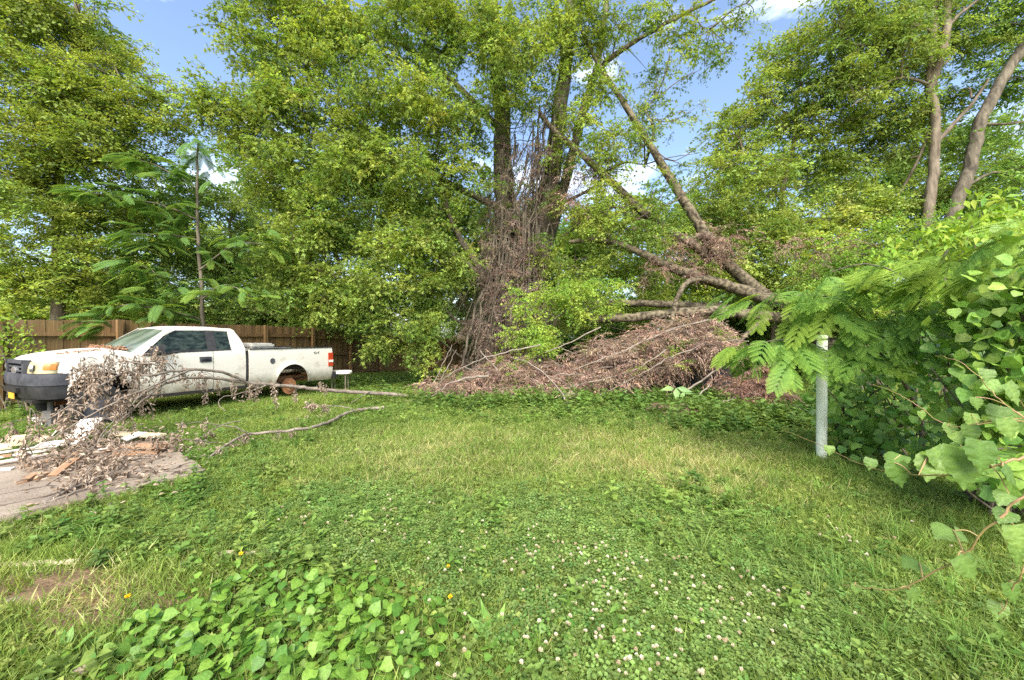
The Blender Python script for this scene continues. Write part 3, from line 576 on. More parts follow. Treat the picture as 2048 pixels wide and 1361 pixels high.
# ------------------------------------------------------------------ pickup truck
TA = math.atan2(-.887, -.4618); TX, TY, TZ = -6.127, 11.848, 1.138
def truck():
    root = thing('pickup_truck', 'dirty white extended cab pickup with a missing rear wheel, parked in the grass', 'truck', (TX, TY, 0))
    root.rotation_euler = (0, 0, TA)
    paint = mat_noise('dirty_white_paint', (.30, .265, .19), (.60, .575, .505), (1.8, 1.8, 3.4), 9, .38, 0, 30, (.22, .44), spec=.45)
    n_, l_ = paint.node_tree.nodes, paint.node_tree.links      # mud and algae splashed along the lower body
    pb = [q for q in n_ if q.type == 'BSDF_PRINCIPLED'][0]; src = pb.inputs['Base Color'].links[0].from_socket
    tc_ = n_.new('ShaderNodeTexCoord'); sx = n_.new('ShaderNodeSeparateXYZ'); l_.new(tc_.outputs['Object'], sx.inputs[0])
    mr = n_.new('ShaderNodeMapRange'); mr.inputs['From Min'].default_value = .95; mr.inputs['From Max'].default_value = .42; l_.new(sx.outputs['Z'], mr.inputs['Value'])
    nz = n_.new('ShaderNodeTexNoise'); nz.inputs['Scale'].default_value = 7; nz.inputs['Detail'].default_value = 9; nz.inputs['Roughness'].default_value = .7; l_.new(tc_.outputs['Object'], nz.inputs['Vector'])
    mu_ = n_.new('ShaderNodeMath'); mu_.operation = 'MULTIPLY'; l_.new(mr.outputs[0], mu_.inputs[0]); l_.new(nz.outputs['Fac'], mu_.inputs[1])
    rp_ = n_.new('ShaderNodeValToRGB'); rp_.color_ramp.elements[0].position = .12; rp_.color_ramp.elements[1].position = .62; l_.new(mu_.outputs[0], rp_.inputs['Fac'])
    mx_ = n_.new('ShaderNodeMix'); mx_.data_type = 'RGBA'; mx_.inputs['B'].default_value = (.20, .16, .085, 1); l_.new(rp_.outputs['Color'], mx_.inputs['Factor']); l_.new(src, mx_.inputs['A']); l_.new(mx_.outputs['Result'], pb.inputs['Base Color'])
    grey = mat_noise('grey_plastic', (.035, .037, .045), (.085, .087, .10), (4, 4, 4), 6, .65)
    black = mat_noise('black_plastic', (.012, .012, .014), (.04, .04, .042), (4, 4, 4), 6, .6)
    glass = mat_noise('dark_glass', (.006, .010, .008), (.035, .05, .04), (7, 7, 16), 6, .06, 0, pos=(.42, .62), spec=.3)  # dark green mottle in the colour stands in for reflected trees
    shield = mat_noise('dusty_windscreen', (.05, .07, .055), (.16, .19, .15), (1.5, 5, 1.5), 6, .16, 0, spec=.7)
    lens = mat_plain('headlight_lens', (.42, .38, .22), .12, 0, .7); amber = mat_plain('amber_lens', (.62, .18, .04), .25)
    red = mat_plain('red_lens', (.42, .05, .02), .25); clear = mat_plain('white_lens', (.7, .68, .62), .25)
    chrome = mat_plain('worn_chrome', (.6, .6, .6), .3, .8); under = mat_plain('underbody', (.02, .018, .015), .9)
    rust = mat_noise('rust', (.16, .06, .025), (.36, .17, .08), (9, 9, 9), 6, .9, .3)
    rubber = mat_plain('tyre_rubber', (.018, .018, .018), .8)
    ox = np.zeros(3)
    def part(mb, name, mat, parent=root, sm=False, label=None, zs=TZ):
        for v in mb.V:
            v[:, 2] *= zs; f = v[:, 0] > 5.2; v[f, 0] = 5.2 + (v[f, 0] - 5.2) * .8
        return link(name, mb.mesh(name, mat, sm), parent, label)
    zk, yk = [.36, .42, .55, .62, .8, 1.0, 1.12, 1.2, 1.26], [.90, .945, .985, .992, 1.0, .995, .985, .968, .94]
    AR = [(1.2, .38, .455), (4.85, .45, .455)]
    def zbot(x, base):
        z = base
        for ax, az, r in AR:
            d = r * r - (x - ax) ** 2
            if d > 0: z = max(z, az + math.sqrt(d))
        return z
    def yside(x, z):
        y = np.interp(z, zk, yk)
        for ax, az, r in AR:
            d = math.hypot(x - ax, z - az) - r
            y += .03 * math.exp(-(d / .06) ** 2)
        y += .006 * math.exp(-((z - .62) / .02) ** 2)
        if x > 5.05: y -= .30 * ((x - 5.05) / .5) ** 2 * .55
        return y
    def sheet(grid, th):
        """grid (nx, nz, 3) and inward offset th (3 vector) -> closed thin shell"""
        mb = MB(); nx, nz = grid.shape[:2]; V = grid.reshape(-1, 3); n = len(V)
        i = (np.arange(nx - 1)[:, None] * nz + np.arange(nz - 1)[None]).ravel()
        Q = np.stack([i, i + nz, i + nz + 1, i + 1], -1)
        ring = [k * nz for k in range(nx)] + [(nx - 1) * nz + k for k in range(1, nz)] + [k * nz + nz - 1 for k in range(nx - 2, -1, -1)] + [k for k in range(nz - 2, 0, -1)]
        r = np.array(ring); r2 = np.roll(r, -1)
        V2 = np.concatenate([V, V + np.asarray(th)])
        mb.quads(V2, np.concatenate([Q, Q[:, ::-1] + n, np.stack([r, r + n, r2 + n, r2], -1)]))
        return mb
    def side(name, x0, x1, zt, base, sg, nx=None, nz=12, mat=paint):
        xs = np.linspace(x0, x1, nx or int((x1 - x0) / .035) + 2); g = np.zeros((len(xs), nz, 3))
        for i, x in enumerate(xs):
            zb = base(x) if callable(base) else zbot(x, base); t = zt(x) if callable(zt) else zt
            for j in range(nz):
                z = zb + (t - zb) * j / (nz - 1); g[i, j] = (x, sg * yside(x, z), z)
        return part(sheet(g, (0, -sg * .03, 0)), name, mat, sm=True)
    hoodline = lambda x: float(np.interp(x, [4.3, 4.6, 5.0, 5.3, 5.45], [1.205, 1.195, 1.165, 1.125, 1.09]))
    doortop = lambda x: float(np.interp(x, [3.06, 3.75, 3.95, 4.3], [1.2, 1.2, 1.145, 1.14]))
    for sg in (1, -1):
        bs = side('bed_side', .0, 2.29, 1.2, .39, sg)
        side('rear_door', 2.37, 3.035, 1.2, .45, sg)
        fd = side('front_door', 3.05, 4.30, doortop, .45, sg)
        side('fender', 4.315, 5.42, hoodline, lambda x: zbot(x, .45) if x < 5.3 else .915, sg)
        mb = MB(); mb.box((2.33, sg * .93, .80), (.06, .06, .76)); part(mb, 'gap_seal', black)
        mb = MB(); mb.box((3.33, sg * .93, .42), (1.95, .08, .06)); part(mb, 'rocker_panel', under)
        # bed rail cap
        mb = MB(); mb.box((1.14, sg * .955, 1.212), (2.28, .07, .02)); part(mb, 'rail_cap', black)
        # door handle
        mb = MB(); mb.box((3.20, sg * 1.0, 1.035), (.22, .03, .10)); h = part(mb, 'door_handle', grey, fd)
        mb = MB(); mb.box((3.20, sg * 1.02, 1.03), (.17, .03, .028)); part(mb, 'grip', black, fd)
        # greenhouse side
        ys = lambda z: sg * (.962 - (z - 1.2) * .56)
        def strip(name, pts, mat, push=0., th=.03):
            v = np.array([(x, ys(z) + sg * push, z) for x, z in pts]); n = len(v); w = v.copy(); w[:, 1] -= sg * th
            c = v.mean(0); mb = MB()
            T = [[n * 2, i, (i + 1) % n] for i in range(n)]
            k = np.arange(n)
            mb.add(np.concatenate([v, w, [c]]), T); mb.quads(np.concatenate([v, w]), np.stack([k, k + n, (k + 1) % n + n, (k + 1) % n], -1))
            return part(mb, name, mat)
        strip('pillar', [(4.42, 1.19), (4.28, 1.14), (3.78, 1.55), (3.62, 1.60), (3.54, 1.655), (3.74, 1.645)], paint)
        strip('roof_rail', [(3.62, 1.60), (2.56, 1.595), (2.56, 1.64), (3.54, 1.655)], paint)
        strip('rear_pillar', [(2.66, 1.2), (2.36, 1.2), (2.40, 1.40), (2.50, 1.60), (2.56, 1.64), (2.56, 1.595), (2.645, 1.56)], paint)
        w1 = strip('front_window', [(4.25, 1.145), (3.94, 1.15), (3.76, 1.2), (3.12, 1.2), (3.12, 1.585), (3.62, 1.585), (3.75, 1.545)], glass, -.012)
        w2 = strip('rear_window', [(2.98, 1.21), (2.66, 1.21), (2.66, 1.55), (2.70, 1.58), (2.96, 1.585)], glass, -.012)
        strip('door_post', [(3.13, 1.195), (2.96, 1.195), (2.94, 1.59), (3.11, 1.595)], black, .004)
        strip('window_seal', [(4.27, 1.14), (3.93, 1.14), (3.74, 1.192), (2.66, 1.195), (2.66, 1.215), (3.75, 1.215), (3.95, 1.163), (4.23, 1.163)], black, .006)
        strip('mirror_base', [(4.26, 1.15), (3.98, 1.15), (4.0, 1.31)], black, .01)
        # door mirror
        mb = MB(); mb.box((4.08, sg * 1.06, 1.25), (.06, .2, .04)); 
        x0, x1, y0, y1, z0, z1 = 4.02, 4.17, 1.05, 1.30, 1.17, 1.33
        v = np.array([(x0, y0, z0), (x0, y1, z0 + .01), (x0, y1 - .01, z1), (x0, y0, z1), (x1, y0 + .02, z0 + .02), (x1 - .03, y1 - .05, z0 + .03), (x1 - .03, y1 - .06, z1 - .03), (x1, y0 + .02, z1 - .02)])
        v[:, 1] *= sg
        mb.quads(v, [[0, 1, 2, 3], [4, 7, 6, 5], [0, 4, 5, 1], [1, 5, 6, 2], [2, 6, 7, 3], [3, 7, 4, 0]])
        mir = part(mb, 'side_mirror', black)
        mb = MB(); mb.box((4.014, sg * 1.17, 1.25), (.008, .2, .12)); part(mb, 'mirror_glass', chrome, mir)
        # headlight: wraps the corner
        path = np.array([(5.415, .93), (5.5, .905), (5.58, .85), (5.645, .74), (5.69, .6), (5.71, .5)])
        path[:, 1] *= sg
        def wrap(pp, z0, z1, lean, nz=4, th=.05, bulge=.01):
            g = np.zeros((len(pp), nz, 3))
            for i, (x, y) in enumerate(pp):
                for j in range(nz):
                    f = j / (nz - 1); g[i, j] = (x - lean * f + bulge * math.sin(f * math.pi), y, z0 + (z1 - z0) * f)
            return sheet(g, (-th, -sg * th * .5, 0))
        hl = part(wrap(path, .915, 1.088, .05), 'headlight', lens, sm=True)
        part(wrap(path[:3] + np.array([.006, sg * .008]), .97, 1.06, .03), 'turn_signal', amber, hl)
        mb = MB(); mb.tube(np.array([(5.66, sg * .68, 1.0), (5.705, sg * .66, 1.0)]), [.055, .06], 12); part(mb, 'reflector', chrome, hl)
        # taillight
        mb = MB(); mb.box((.07, sg * .985, .90), (.15, .06, .34)); tl = part(mb, 'taillight', red)
        mb = MB(); mb.box((.065, sg * .99, .86), (.15, .062, .06)); part(mb, 'reversing_lens', clear, tl)
        # rear bumper end
        mb = MB(); mb.box((-.09, sg * .85, .50), (.2, .26, .16)); part(mb, 'bumper_end', black)
    # wheel wells, chassis
    mb = MB()
    for sg in (1, -1): mb.box((2.7, sg * .45, .46), (5.2, .09, .15))
    for x in (.4, 1.8, 3.2, 4.4): mb.box((x, 0, .47), (.1, .82, .1))
    part(mb, 'chassis', rust)
    mb = MB(); mb.box((1.14, 0, .72), (2.2, 1.6, .03)); mb.box((3.3, 0, .52), (2.1, 1.8, .05)); mb.box((4.9, 0, .78), (.95, 1.2, .3)); mb.box((1.2, .71, .86), (1.0, .03, .28)); mb.box((1.2, -.71, .86), (1.0, .03, .28))
    part(mb, 'underbody', under)
    mb = MB(); mb.tube([(1.2, -.86, .33), (1.2, .86, .33)], .05, 8); mb.tube([(4.85, -.8, .4), (4.85, .8, .4)], .05, 8); mb.tube([(1.2, 0, .33), (.7, .75, .5)], .02, 6); part(mb, 'axle', under)
    for sg in (1, -1):
        mb = MB(); mb.tube([(1.2, sg * .80, .32), (1.2, sg * .84, .32), (1.2, sg * .845, .32), (1.2, sg * .87, .32)], [.19, .19, .12, .11], 20)
        dr = part(mb, 'brake_drum', rust)
        mb = MB(); mb.tube([(1.2, sg * .86, .32), (1.2, sg * .90, .32)], [.06, .05], 12); part(mb, 'hub', chrome, dr)
        prof = np.array([(-.12, .24), (-.12, .35), (-.09, .39), (0, .40), (.09, .39), (.12, .35), (.12, .24)])
        mb = MB(); n = 28; th = np.linspace(0, 2 * np.pi, n, endpoint=False)
        V = np.array([[(4.85 + r * math.cos(a), sg * .86 + w, .40 + r * math.sin(a)) for w, r in prof] for a in th]).reshape(-1, 3); q = len(prof)
        i = np.arange(n)[:, None] * q; j = np.arange(q - 1)[None]; i2 = (i + q) % (n * q)
        mb.quads(V, np.stack([i + j, i2 + j, i2 + j + 1, i + j + 1], -1).reshape(-1, 4))
        wh = part(mb, 'front_wheel', rubber, sm=True, zs=1)
        mb = MB(); mb.tube([(4.85, sg * .80, .40), (4.85, sg * .93, .40), (4.85, sg * .935, .40), (4.85, sg * .97, .40)], [.25, .25, .11, .08], 18); part(mb, 'rim', grey, wh, zs=1)
        mb = MB(); mb.tube([(1.74, sg * .99, .935), (1.74, sg * 1.006, .935), (1.74, sg * 1.008, .935), (1.74, sg * 1.004, .935)], [.062, .062, .05, .03], 16)
        if sg > 0: part(mb, 'fuel_cap', grey)
    # tailgate, bed front, bed floor
    mb = MB(); mb.box((.02, 0, .85), (.05, 1.84, .66)); part(mb, 'tailgate', paint)
    mb = MB(); mb.box((2.25, 0, .95), (.04, 1.84, .48)); part(mb, 'bed_front', paint)
    # cab rear wall with window
    mb = MB(); mb.box((2.385, 0, .82), (.03, 1.86, .76)); part(mb, 'cab_back', paint)
    mb = MB(); mb.quads([(2.37, -.92, 1.2), (2.37, .92, 1.2), (2.50, .76, 1.6), (2.50, -.76, 1.6)], [[0, 1, 2, 3]]); part(mb, 'back_glass', glass)
    # roof
    def surf(name, fx, nu, nv, mat, th=(0, 0, -.03), parent=root):
        g = np.array([[fx(i / (nu - 1), j / (nv - 1)) for j in range(nv)] for i in range(nu)]); return part(sheet(g, th), name, mat, parent, sm=True)
    def roof(u, v):
        y = (2 * v - 1); x = 2.50 + u * (3.84 - 2.50) - .10 * (u ** 3) * y * y
        z = 1.682 - .045 * y ** 2 - .02 * y ** 8 - .045 * (2 * u - 1) ** 4 * (1 if u > .5 else .8)
        return (x, y * .735, z)
    surf('roof', roof, 22, 17, paint)
    def shield_(u, v):
        y = 2 * v - 1; xb, xt = 4.60 - .22 * y * y, 3.825 - .115 * y * y
        return (xb + (xt - xb) * u + .05 * math.sin(u * math.pi), y * (.90 + (.715 - .90) * u), 1.215 - .02 * y * y + (1.632 - 1.215 - .02 * y * y) * u)
    ws = surf('windscreen', shield_, 10, 17, shield, (-.01, 0, -.012))
    for k in (-.45, .35):
        mb = MB(); mb.tube([(4.60, k, 1.235), (4.52, k + .3, 1.262), (4.42, k + .55 if k < 0 else k + .42, 1.29)], .010, 5); part(mb, 'wiper', black, ws)
    def hood(u, v):
        y = 2 * v - 1; x = 4.42 + u * (5.70 - 4.42) - .18 * abs(y) ** 2.6 * u + (.16 * (1 - y * y)) * (1 - u) ** 4
        w = .885 - .12 * u ** 3
        z = np.interp(u, [0, .35, .75, .92, 1.0], [1.255, 1.24, 1.185, 1.145, 1.10]) - .05 * abs(y) ** 4 + .022 * (abs(y) < .55) * math.sin(math.pi * min(1, max(0, (.6 - abs(y)) / .2)) / 2)
        return (x, y * w, z)
    surf('hood', hood, 26, 33, paint)
    mb = MB(); mb.box((4.42, 0, 1.17), (.3, 1.7, .04)); part(mb, 'cowl', black)
    # grille with frame, bars, emblem
    mb = MB()
    for sg in (1, -1): mb.box((5.71, sg * .46, .95), (.10, .10, .32))
    mb.box((5.70, 0, 1.085), (.12, 1.0, .055)); mb.box((5.73, 0, .80), (.12, 1.0, .05))
    gr = part(mb, 'grille', grey)
    mb = MB(); mb.box((5.655, 0, .94), (.02, .9, .28)); part(mb, 'grille_back', black, gr)
    for z in (.885, .945, 1.005):
        mb = MB(); mb.box((5.715, 0, z), (.05, .84, .026)); part(mb, 'grille_bar', grey, gr)
    n = 20; a = np.linspace(0, 2 * np.pi, n, endpoint=False)
    def oval(x, ry, rz): return np.stack([np.full(n, x), ry * np.cos(a), .95 + rz * np.sin(a)], -1)
    mb = MB(); V = np.concatenate([oval(5.72, .14, .062), oval(5.765, .14, .062), oval(5.775, .12, .048), [(5.777, 0, .95)]]); k = np.arange(n); k2 = (k + 1) % n
    mb.add(V, np.concatenate([np.stack([k, k2, k2 + n], -1), np.stack([k, k2 + n, k + n], -1), np.stack([k + n, k2 + n, k2 + 2 * n], -1), np.stack([k + n, k2 + 2 * n, k + 2 * n], -1), np.stack([k + 2 * n, k2 + 2 * n, k * 0 + 3 * n], -1)]))
    part(mb, 'emblem', chrome, gr)
    # bumper, valance
    pl = [(5.29, 1.0), (5.45, .99), (5.6, .93), (5.70, .80), (5.76, .6), (5.80, .3), (5.81, 0)]
    pl = np.array(pl + [(x, -y) for x, y in pl[-2::-1]])
    def band(z0, z1, off, lean, nz=5, crown=.012):
        g = np.zeros((len(pl), nz, 3))
        for i, (x, y) in enumerate(pl):
            o = off * nrm(np.array([x - 4.6, y * .9]))
            for j in range(nz):
                f = j / (nz - 1); c = crown * math.sin(f * math.pi)
                g[i, j] = (x + o[0] + c - lean * (1 - f), y + o[1] + c * .3 * np.sign(y), z0 + (z1 - z0) * f)
        return sheet(g, (-.05, 0, 0))
    bp = part(band(.735, .91, 0, 0), 'bumper', grey, sm=True)
    vl = part(band(.53, .73, -.015, .06), 'valance', black, sm=True)
    mb = MB(); mb.box((5.80, 0, .66), (.05, .7, .07)); part(mb, 'air_slot', under, vl)
    mb = MB(); mb.box((5.80, -.0, .565), (.012, .32, .09)); part(mb, 'number_plate', mat_plain('yellow_plate', (.72, .42, .05), .5), vl)
    mb = MB(); mb.box((5.2, 0, .5), (1.0, 1.5, .04)); part(mb, 'skid_plate', under)
    # 4x4 decal on the bed sides
    cu = bpy.data.curves.new('decal_text', 'FONT'); cu.body = '4x4'; cu.size = .125; cu.shear = .35; cu.extrude = .0008; cu.space_character = .95
    to = bpy.data.objects.new('decal_text', cu); C.objects.link(to)
    dg = bpy.context.evaluated_depsgraph_get(); me = bpy.data.meshes.new_from_object(to.evaluated_get(dg)); bpy.data.objects.remove(to)
    me.materials.clear(); me.materials.append(mat_plain('decal_print', (.14, .135, .13), .5))
    o = link('decal', me, root); o.location = (.62, .9965, 1.052 * TZ); o.rotation_euler = (math.radians(90 - 4), 0, math.radians(180))
    return root
TR = truck()
def T2W(x, y, z):
    c, s = math.cos(TA), math.sin(TA)
    return np.array([TX + c * x - s * y, TY + s * x + c * y, z * TZ])

def toolbox():
    dp = mat_noise('diamond_plate', (.42, .40, .36), (.62, .60, .54), (18, 18, 18), 3, .45, .5, 60, (.4, .6), metal=.35)
    o0 = T2W(1.92, 0, 1.13)
    root = thing('toolbox', 'silver diamond plate toolbox across the bed of the white pickup', 'toolbox', o0); root.rotation_euler = (0, 0, TA); root.scale = (1, 1, TZ)
    mb = MB(); mb.box((0, 0, .03), (.50, 1.78, .20)); link('box', mb.mesh('box', dp), root)
    mb = MB(); mb.box((0, 0, .155), (.54, 1.84, .05)); mb.box((0, 0, .19), (.46, 1.76, .022)); link('lid', mb.mesh('lid', dp), root)
    mb = MB()
    for i in range(-7, 8):
        for j in range(3): mb.box((i * .034 + (j % 2) * .017, .895, -.02 + j * .045), (.022, .006, .01), None)
    link('tread_bumps', mb.mesh('tread_bumps', dp), root)
toolbox()
def stand():
    p = T2W(5.35, .55, 0)
    root = thing('jack_stand', 'grey stand wedged under the front of the pickup', 'stand', p); root.scale = (1, 1, 1.1)
    m = mat_plain('stand_metal', (.13, .125, .115), .85, 0); mb = MB()
    v = np.array([(sx * (.16 if z == 0 else .07), sy * (.13 if z == 0 else .06), z) for z in (0, .34) for sx, sy in ((-1, -1), (1, -1), (1, 1), (-1, 1))])
    mb.quads(v, [[0, 1, 5, 4], [1, 2, 6, 5], [2, 3, 7, 6], [3, 0, 4, 7], [4, 5, 6, 7]]); link('stand_base', mb.mesh('stand_base', m), root)
    mb = MB(); mb.tube([(0, 0, .3), (0, 0, .56)], .04, 8); mb.box((0, 0, .54), (.2, .12, .03)); link('saddle', mb.mesh('saddle', m), root)
stand()
def pale_lid():
    mb = MB(); n = 24; a = np.linspace(0, 2 * np.pi, n, endpoint=False)
    c = P(680, 744, 13.2); rx, ry = .34, .2
    rings = [(1, -.05), (1.02, .0), (.94, .035), (.85, .02)]
    V = np.concatenate([np.stack([rx * r * np.sign(np.cos(a)) * abs(np.cos(a)) ** .7, ry * r * np.sign(np.sin(a)) * abs(np.sin(a)) ** .7, np.full(n, h)], -1) for r, h in rings] + [np.array([[0, 0, .015]])])
    k = np.arange(n); k2 = (k + 1) % n
    for r in range(3): pass
    T = []
    for r in range(3): T += [np.stack([k + r * n, k2 + r * n, k2 + (r + 1) * n], -1), np.stack([k + r * n, k2 + (r + 1) * n, k + (r + 1) * n], -1)]
    T.append(np.stack([k + 3 * n, k2 + 3 * n, k * 0 + 4 * n], -1)); mb.add(V + c, np.concatenate(T))
    root = thing('plastic_tray', 'shallow white plastic tray propped behind the tailgate of the pickup', 'tray', (c[0], c[1], 0))
    mb.build('tray_top', mat_plain('tray_plastic', (.7, .68, .62), .5), root)
    mb = MB()
    for dx, dy in ((-.2, -.1), (.2, -.1), (-.2, .1), (.2, .1)): mb.tube([(c[0] + dx, c[1] + dy, -.02), (c[0] + dx, c[1] + dy, c[2] - .02)], .015, 6)
    mb.build('leg_frame', M['stick'], root)
pale_lid()
MB.gain = 1.15
# ------------------------------------------------------------------ fallen tree, vines, brush pile, dead branches
def fallen():
    base = P(1760, 784, 13.4); base[2] = 0
    root = thing('fallen_tree', 'fallen multi-stemmed tree leaning left into the big maple', 'fallen tree', base)
    def st(pp, r0, r1, name='stem'):
        w = pixline(pp, 7); mb = MB(); mb.tube(w + rng.normal(0, r1 * .10, w.shape), np.linspace(r0, r1, len(w)), 12, wob=.05); mb.build(name, M['bark_log'], root, True)
    st([(1765, 792, 13.4), (1680, 712, 13.6), (1600, 645, 13.8), (1530, 592, 14), (1440, 515, 14.2), (1400, 455, 14.3), (1350, 375, 14.5), (1292, 280, 14.8), (1235, 190, 15.1), (1195, 130, 15.3), (1160, 60, 15.5)], .27, .05)
    st([(1640, 665, 13.5), (1560, 610, 13.6), (1470, 577, 13.7), (1400, 556, 13.8), (1340, 535, 13.9), (1285, 508, 14), (1235, 488, 14.1), (1190, 480, 14.3), (1140, 485, 14.6)], .21, .06)
    st([(1420, 520, 14.4), (1390, 492, 14.4), (1335, 462, 14.4), (1285, 425, 14.5), (1230, 372, 14.6), (1160, 308, 14.8), (1110, 265, 15.2), (1080, 230, 15.5)], .16, .08)
    st([(1640, 650, 13.3), (1560, 636, 13.3), (1480, 628, 13.3), (1410, 622, 13.3), (1300, 632, 13.5), (1180, 640, 13.7)], .18, .13)
    st([(1640, 640, 14.2), (1500, 620, 14.2), (1390, 612, 14.3), (1280, 607, 14.4), (1170, 606, 14.6)], .14, .10)
    st([(1450, 572, 13.6), (1400, 558, 13.3), (1368, 572, 13.1), (1352, 605, 13.0), (1342, 650, 12.9)], .10, .06, 'broken_branch')
    st([(1395, 470, 14.2), (1430, 478, 13.9), (1458, 495, 13.8), (1466, 515, 13.8)], .07, .05, 'broken_branch')
    st([(1540, 636, 13.3), (1515, 650, 13.0), (1490, 672, 12.8), (1465, 700, 12.6)], .08, .05, 'broken_branch')
    mt, ml = MB(), MB()
    pts = []
    for (x, y, rx, ry, Y, n) in ((1360, 520, 110, 50, 13.6, 26), (1230, 440, 70, 60, 15, 16), (1150, 400, 50, 90, 15.2, 18), (1420, 490, 40, 30, 13.8, 8), (1640, 500, 120, 40, 12.8, 14), (1190, 350, 40, 50, 15, 8)):
        c, q = blobpts((x, y, rx, ry, Y, .7), n); pts.append(q)
    pts = np.concatenate(pts)
    ml = Scat('dead'); leafspray(ml, None, pts, U(.35, .65, len(pts)), 6, A3(.20, .125, .08), A3(.38, .26, .18))
    ml.build('dead_leaves', root)
fallen()

def vines():
    mt, ml = MB(), MB(); lp = []
    for k in range(90):
        a = U(0, 2 * np.pi); hgt = U(3.0, 9.5) if k < 110 else U(2.5, 5.5); x0 = (-.15 + U(-.6, 1.2)) ; r0 = U(.3, .6); r1 = U(.5, 2.0) if k > 60 else U(.4, .9)
        X0 = 0.2 + x0 * .6 + (hgt - 4) * .12
        top = A3(X0 + r0 * math.cos(a), 15.9 + r0 * math.sin(a) - .2, hgt); h2 = U(.2, 2.8) if k > 60 else hgt - U(1.5, 4); h2 = max(.1, h2)
        bot = A3(-.25 + r1 * math.cos(a) * 1.0 - .35 * (r1 > .8), 15.6 + r1 * math.sin(a) * .9, h2)
        n = 8; t = np.linspace(0, 1, n)[:, None]; w = top + (bot - top) * t; w[:, :2] += ((bot - top)[:2] * (t ** 2 - t)) * .5
        w = smoothline(w + rng.normal(0, .13, w.shape) * np.sin(np.linspace(0, np.pi, 8))[:, None], 3)
        w = w * A3(KX, KY, KX); mt.tube(w, np.linspace(U(.012, .04), .008, len(w)), 4, cap=False)
        lp.append(w[rng.integers(2, len(w), 3)])
    for k in range(70):
        x0 = U(985, 1085); x1 = 1015 + (x0 - 1030) * U(1.2, 2.0) - U(0, 40); y0 = U(420, 600); y1 = U(660, 775); Y0, Y1 = U(15.1, 15.6), U(14.4, 15.3)
        w = pixline([(x0, y0, Y0), (x0 + (x1 - x0) * .25 + U(-8, 8), y0 + (y1 - y0) * .4, Y0 - .1), (x0 + (x1 - x0) * .6 + U(-8, 8), y0 + (y1 - y0) * .72, (Y0 + Y1) / 2), (x1, y1, Y1)], 4, .015); w[:, 2] = np.maximum(w[:, 2], 0)
        mt.tube(w, np.linspace(U(.015, .04), .01, len(w)), 4, cap=False); lp.append(w[rng.integers(1, len(w), 4)])
    for pp, r in (([(1000, 430, 15.3), (1003, 520, 15.3), (985, 560, 15.2), (957, 600, 15.0), (940, 660, 14.8), (925, 730, 14.6)], .06), ([(1012, 430, 15.3), (1006, 560, 15.2), (1015, 620, 15.2), (1005, 700, 15.1), (990, 745, 15)], .055),
                  ([(985, 560, 15.2), (965, 600, 14.9), (960, 650, 14.8), (950, 700, 14.7)], .035), ([(1040, 400, 15.4), (1030, 520, 15.3), (1045, 640, 15.2), (1035, 740, 15)], .05)):
        w = pixline(pp, 5, .02); mt.tube(w, np.linspace(r, r * .6, len(w)), 7, cap=False)
    lp = np.concatenate(lp)
    ml = Scat('dead'); leafspray(ml, None, lp, U(.3, .6, len(lp)), 5, A3(.12, .088, .06), A3(.30, .22, .155), lift=-.4)
    root = thing('dead_vine', 'tangle of dry brown vines hanging down the maple trunk like a skirt', 'vine', K(-.2, 15.6, -.05))
    mt.build('strands', M['bark'], root, kind='stuff'); ml.build('dead_leaves', root)
vines()
def ivy():
    root = thing('ivy_vine', 'green leafy vines clinging to the upper stems of the big maple', 'vine', K(.1, 16, 0)); sc = Scat('small')
    pts = np.concatenate([pixline(s, 12) for s in ([(1003, 560, 15.6), (1008, 400, 15.6), (1003, 250, 15.7), (992, 80, 15.8)], [(1070, 560, 15.7), (1090, 420, 15.8), (1110, 300, 15.9), (1130, 100, 16)], [(1040, 700, 15.4), (1060, 640, 15.4), (1060, 560, 15.5)])])
    pts = np.concatenate([pts, pts]) + rng.normal(0, .3, (2 * len(pts), 3)); g0 = MB.gain; MB.gain = 1.8
    leafspray(sc, None, pts[::2], U(.35, .7, len(pts[::2])), 5, A3(.05, .10, .016), A3(.15, .20, .032)); MB.gain = g0; sc.build('foliage', root)
ivy()

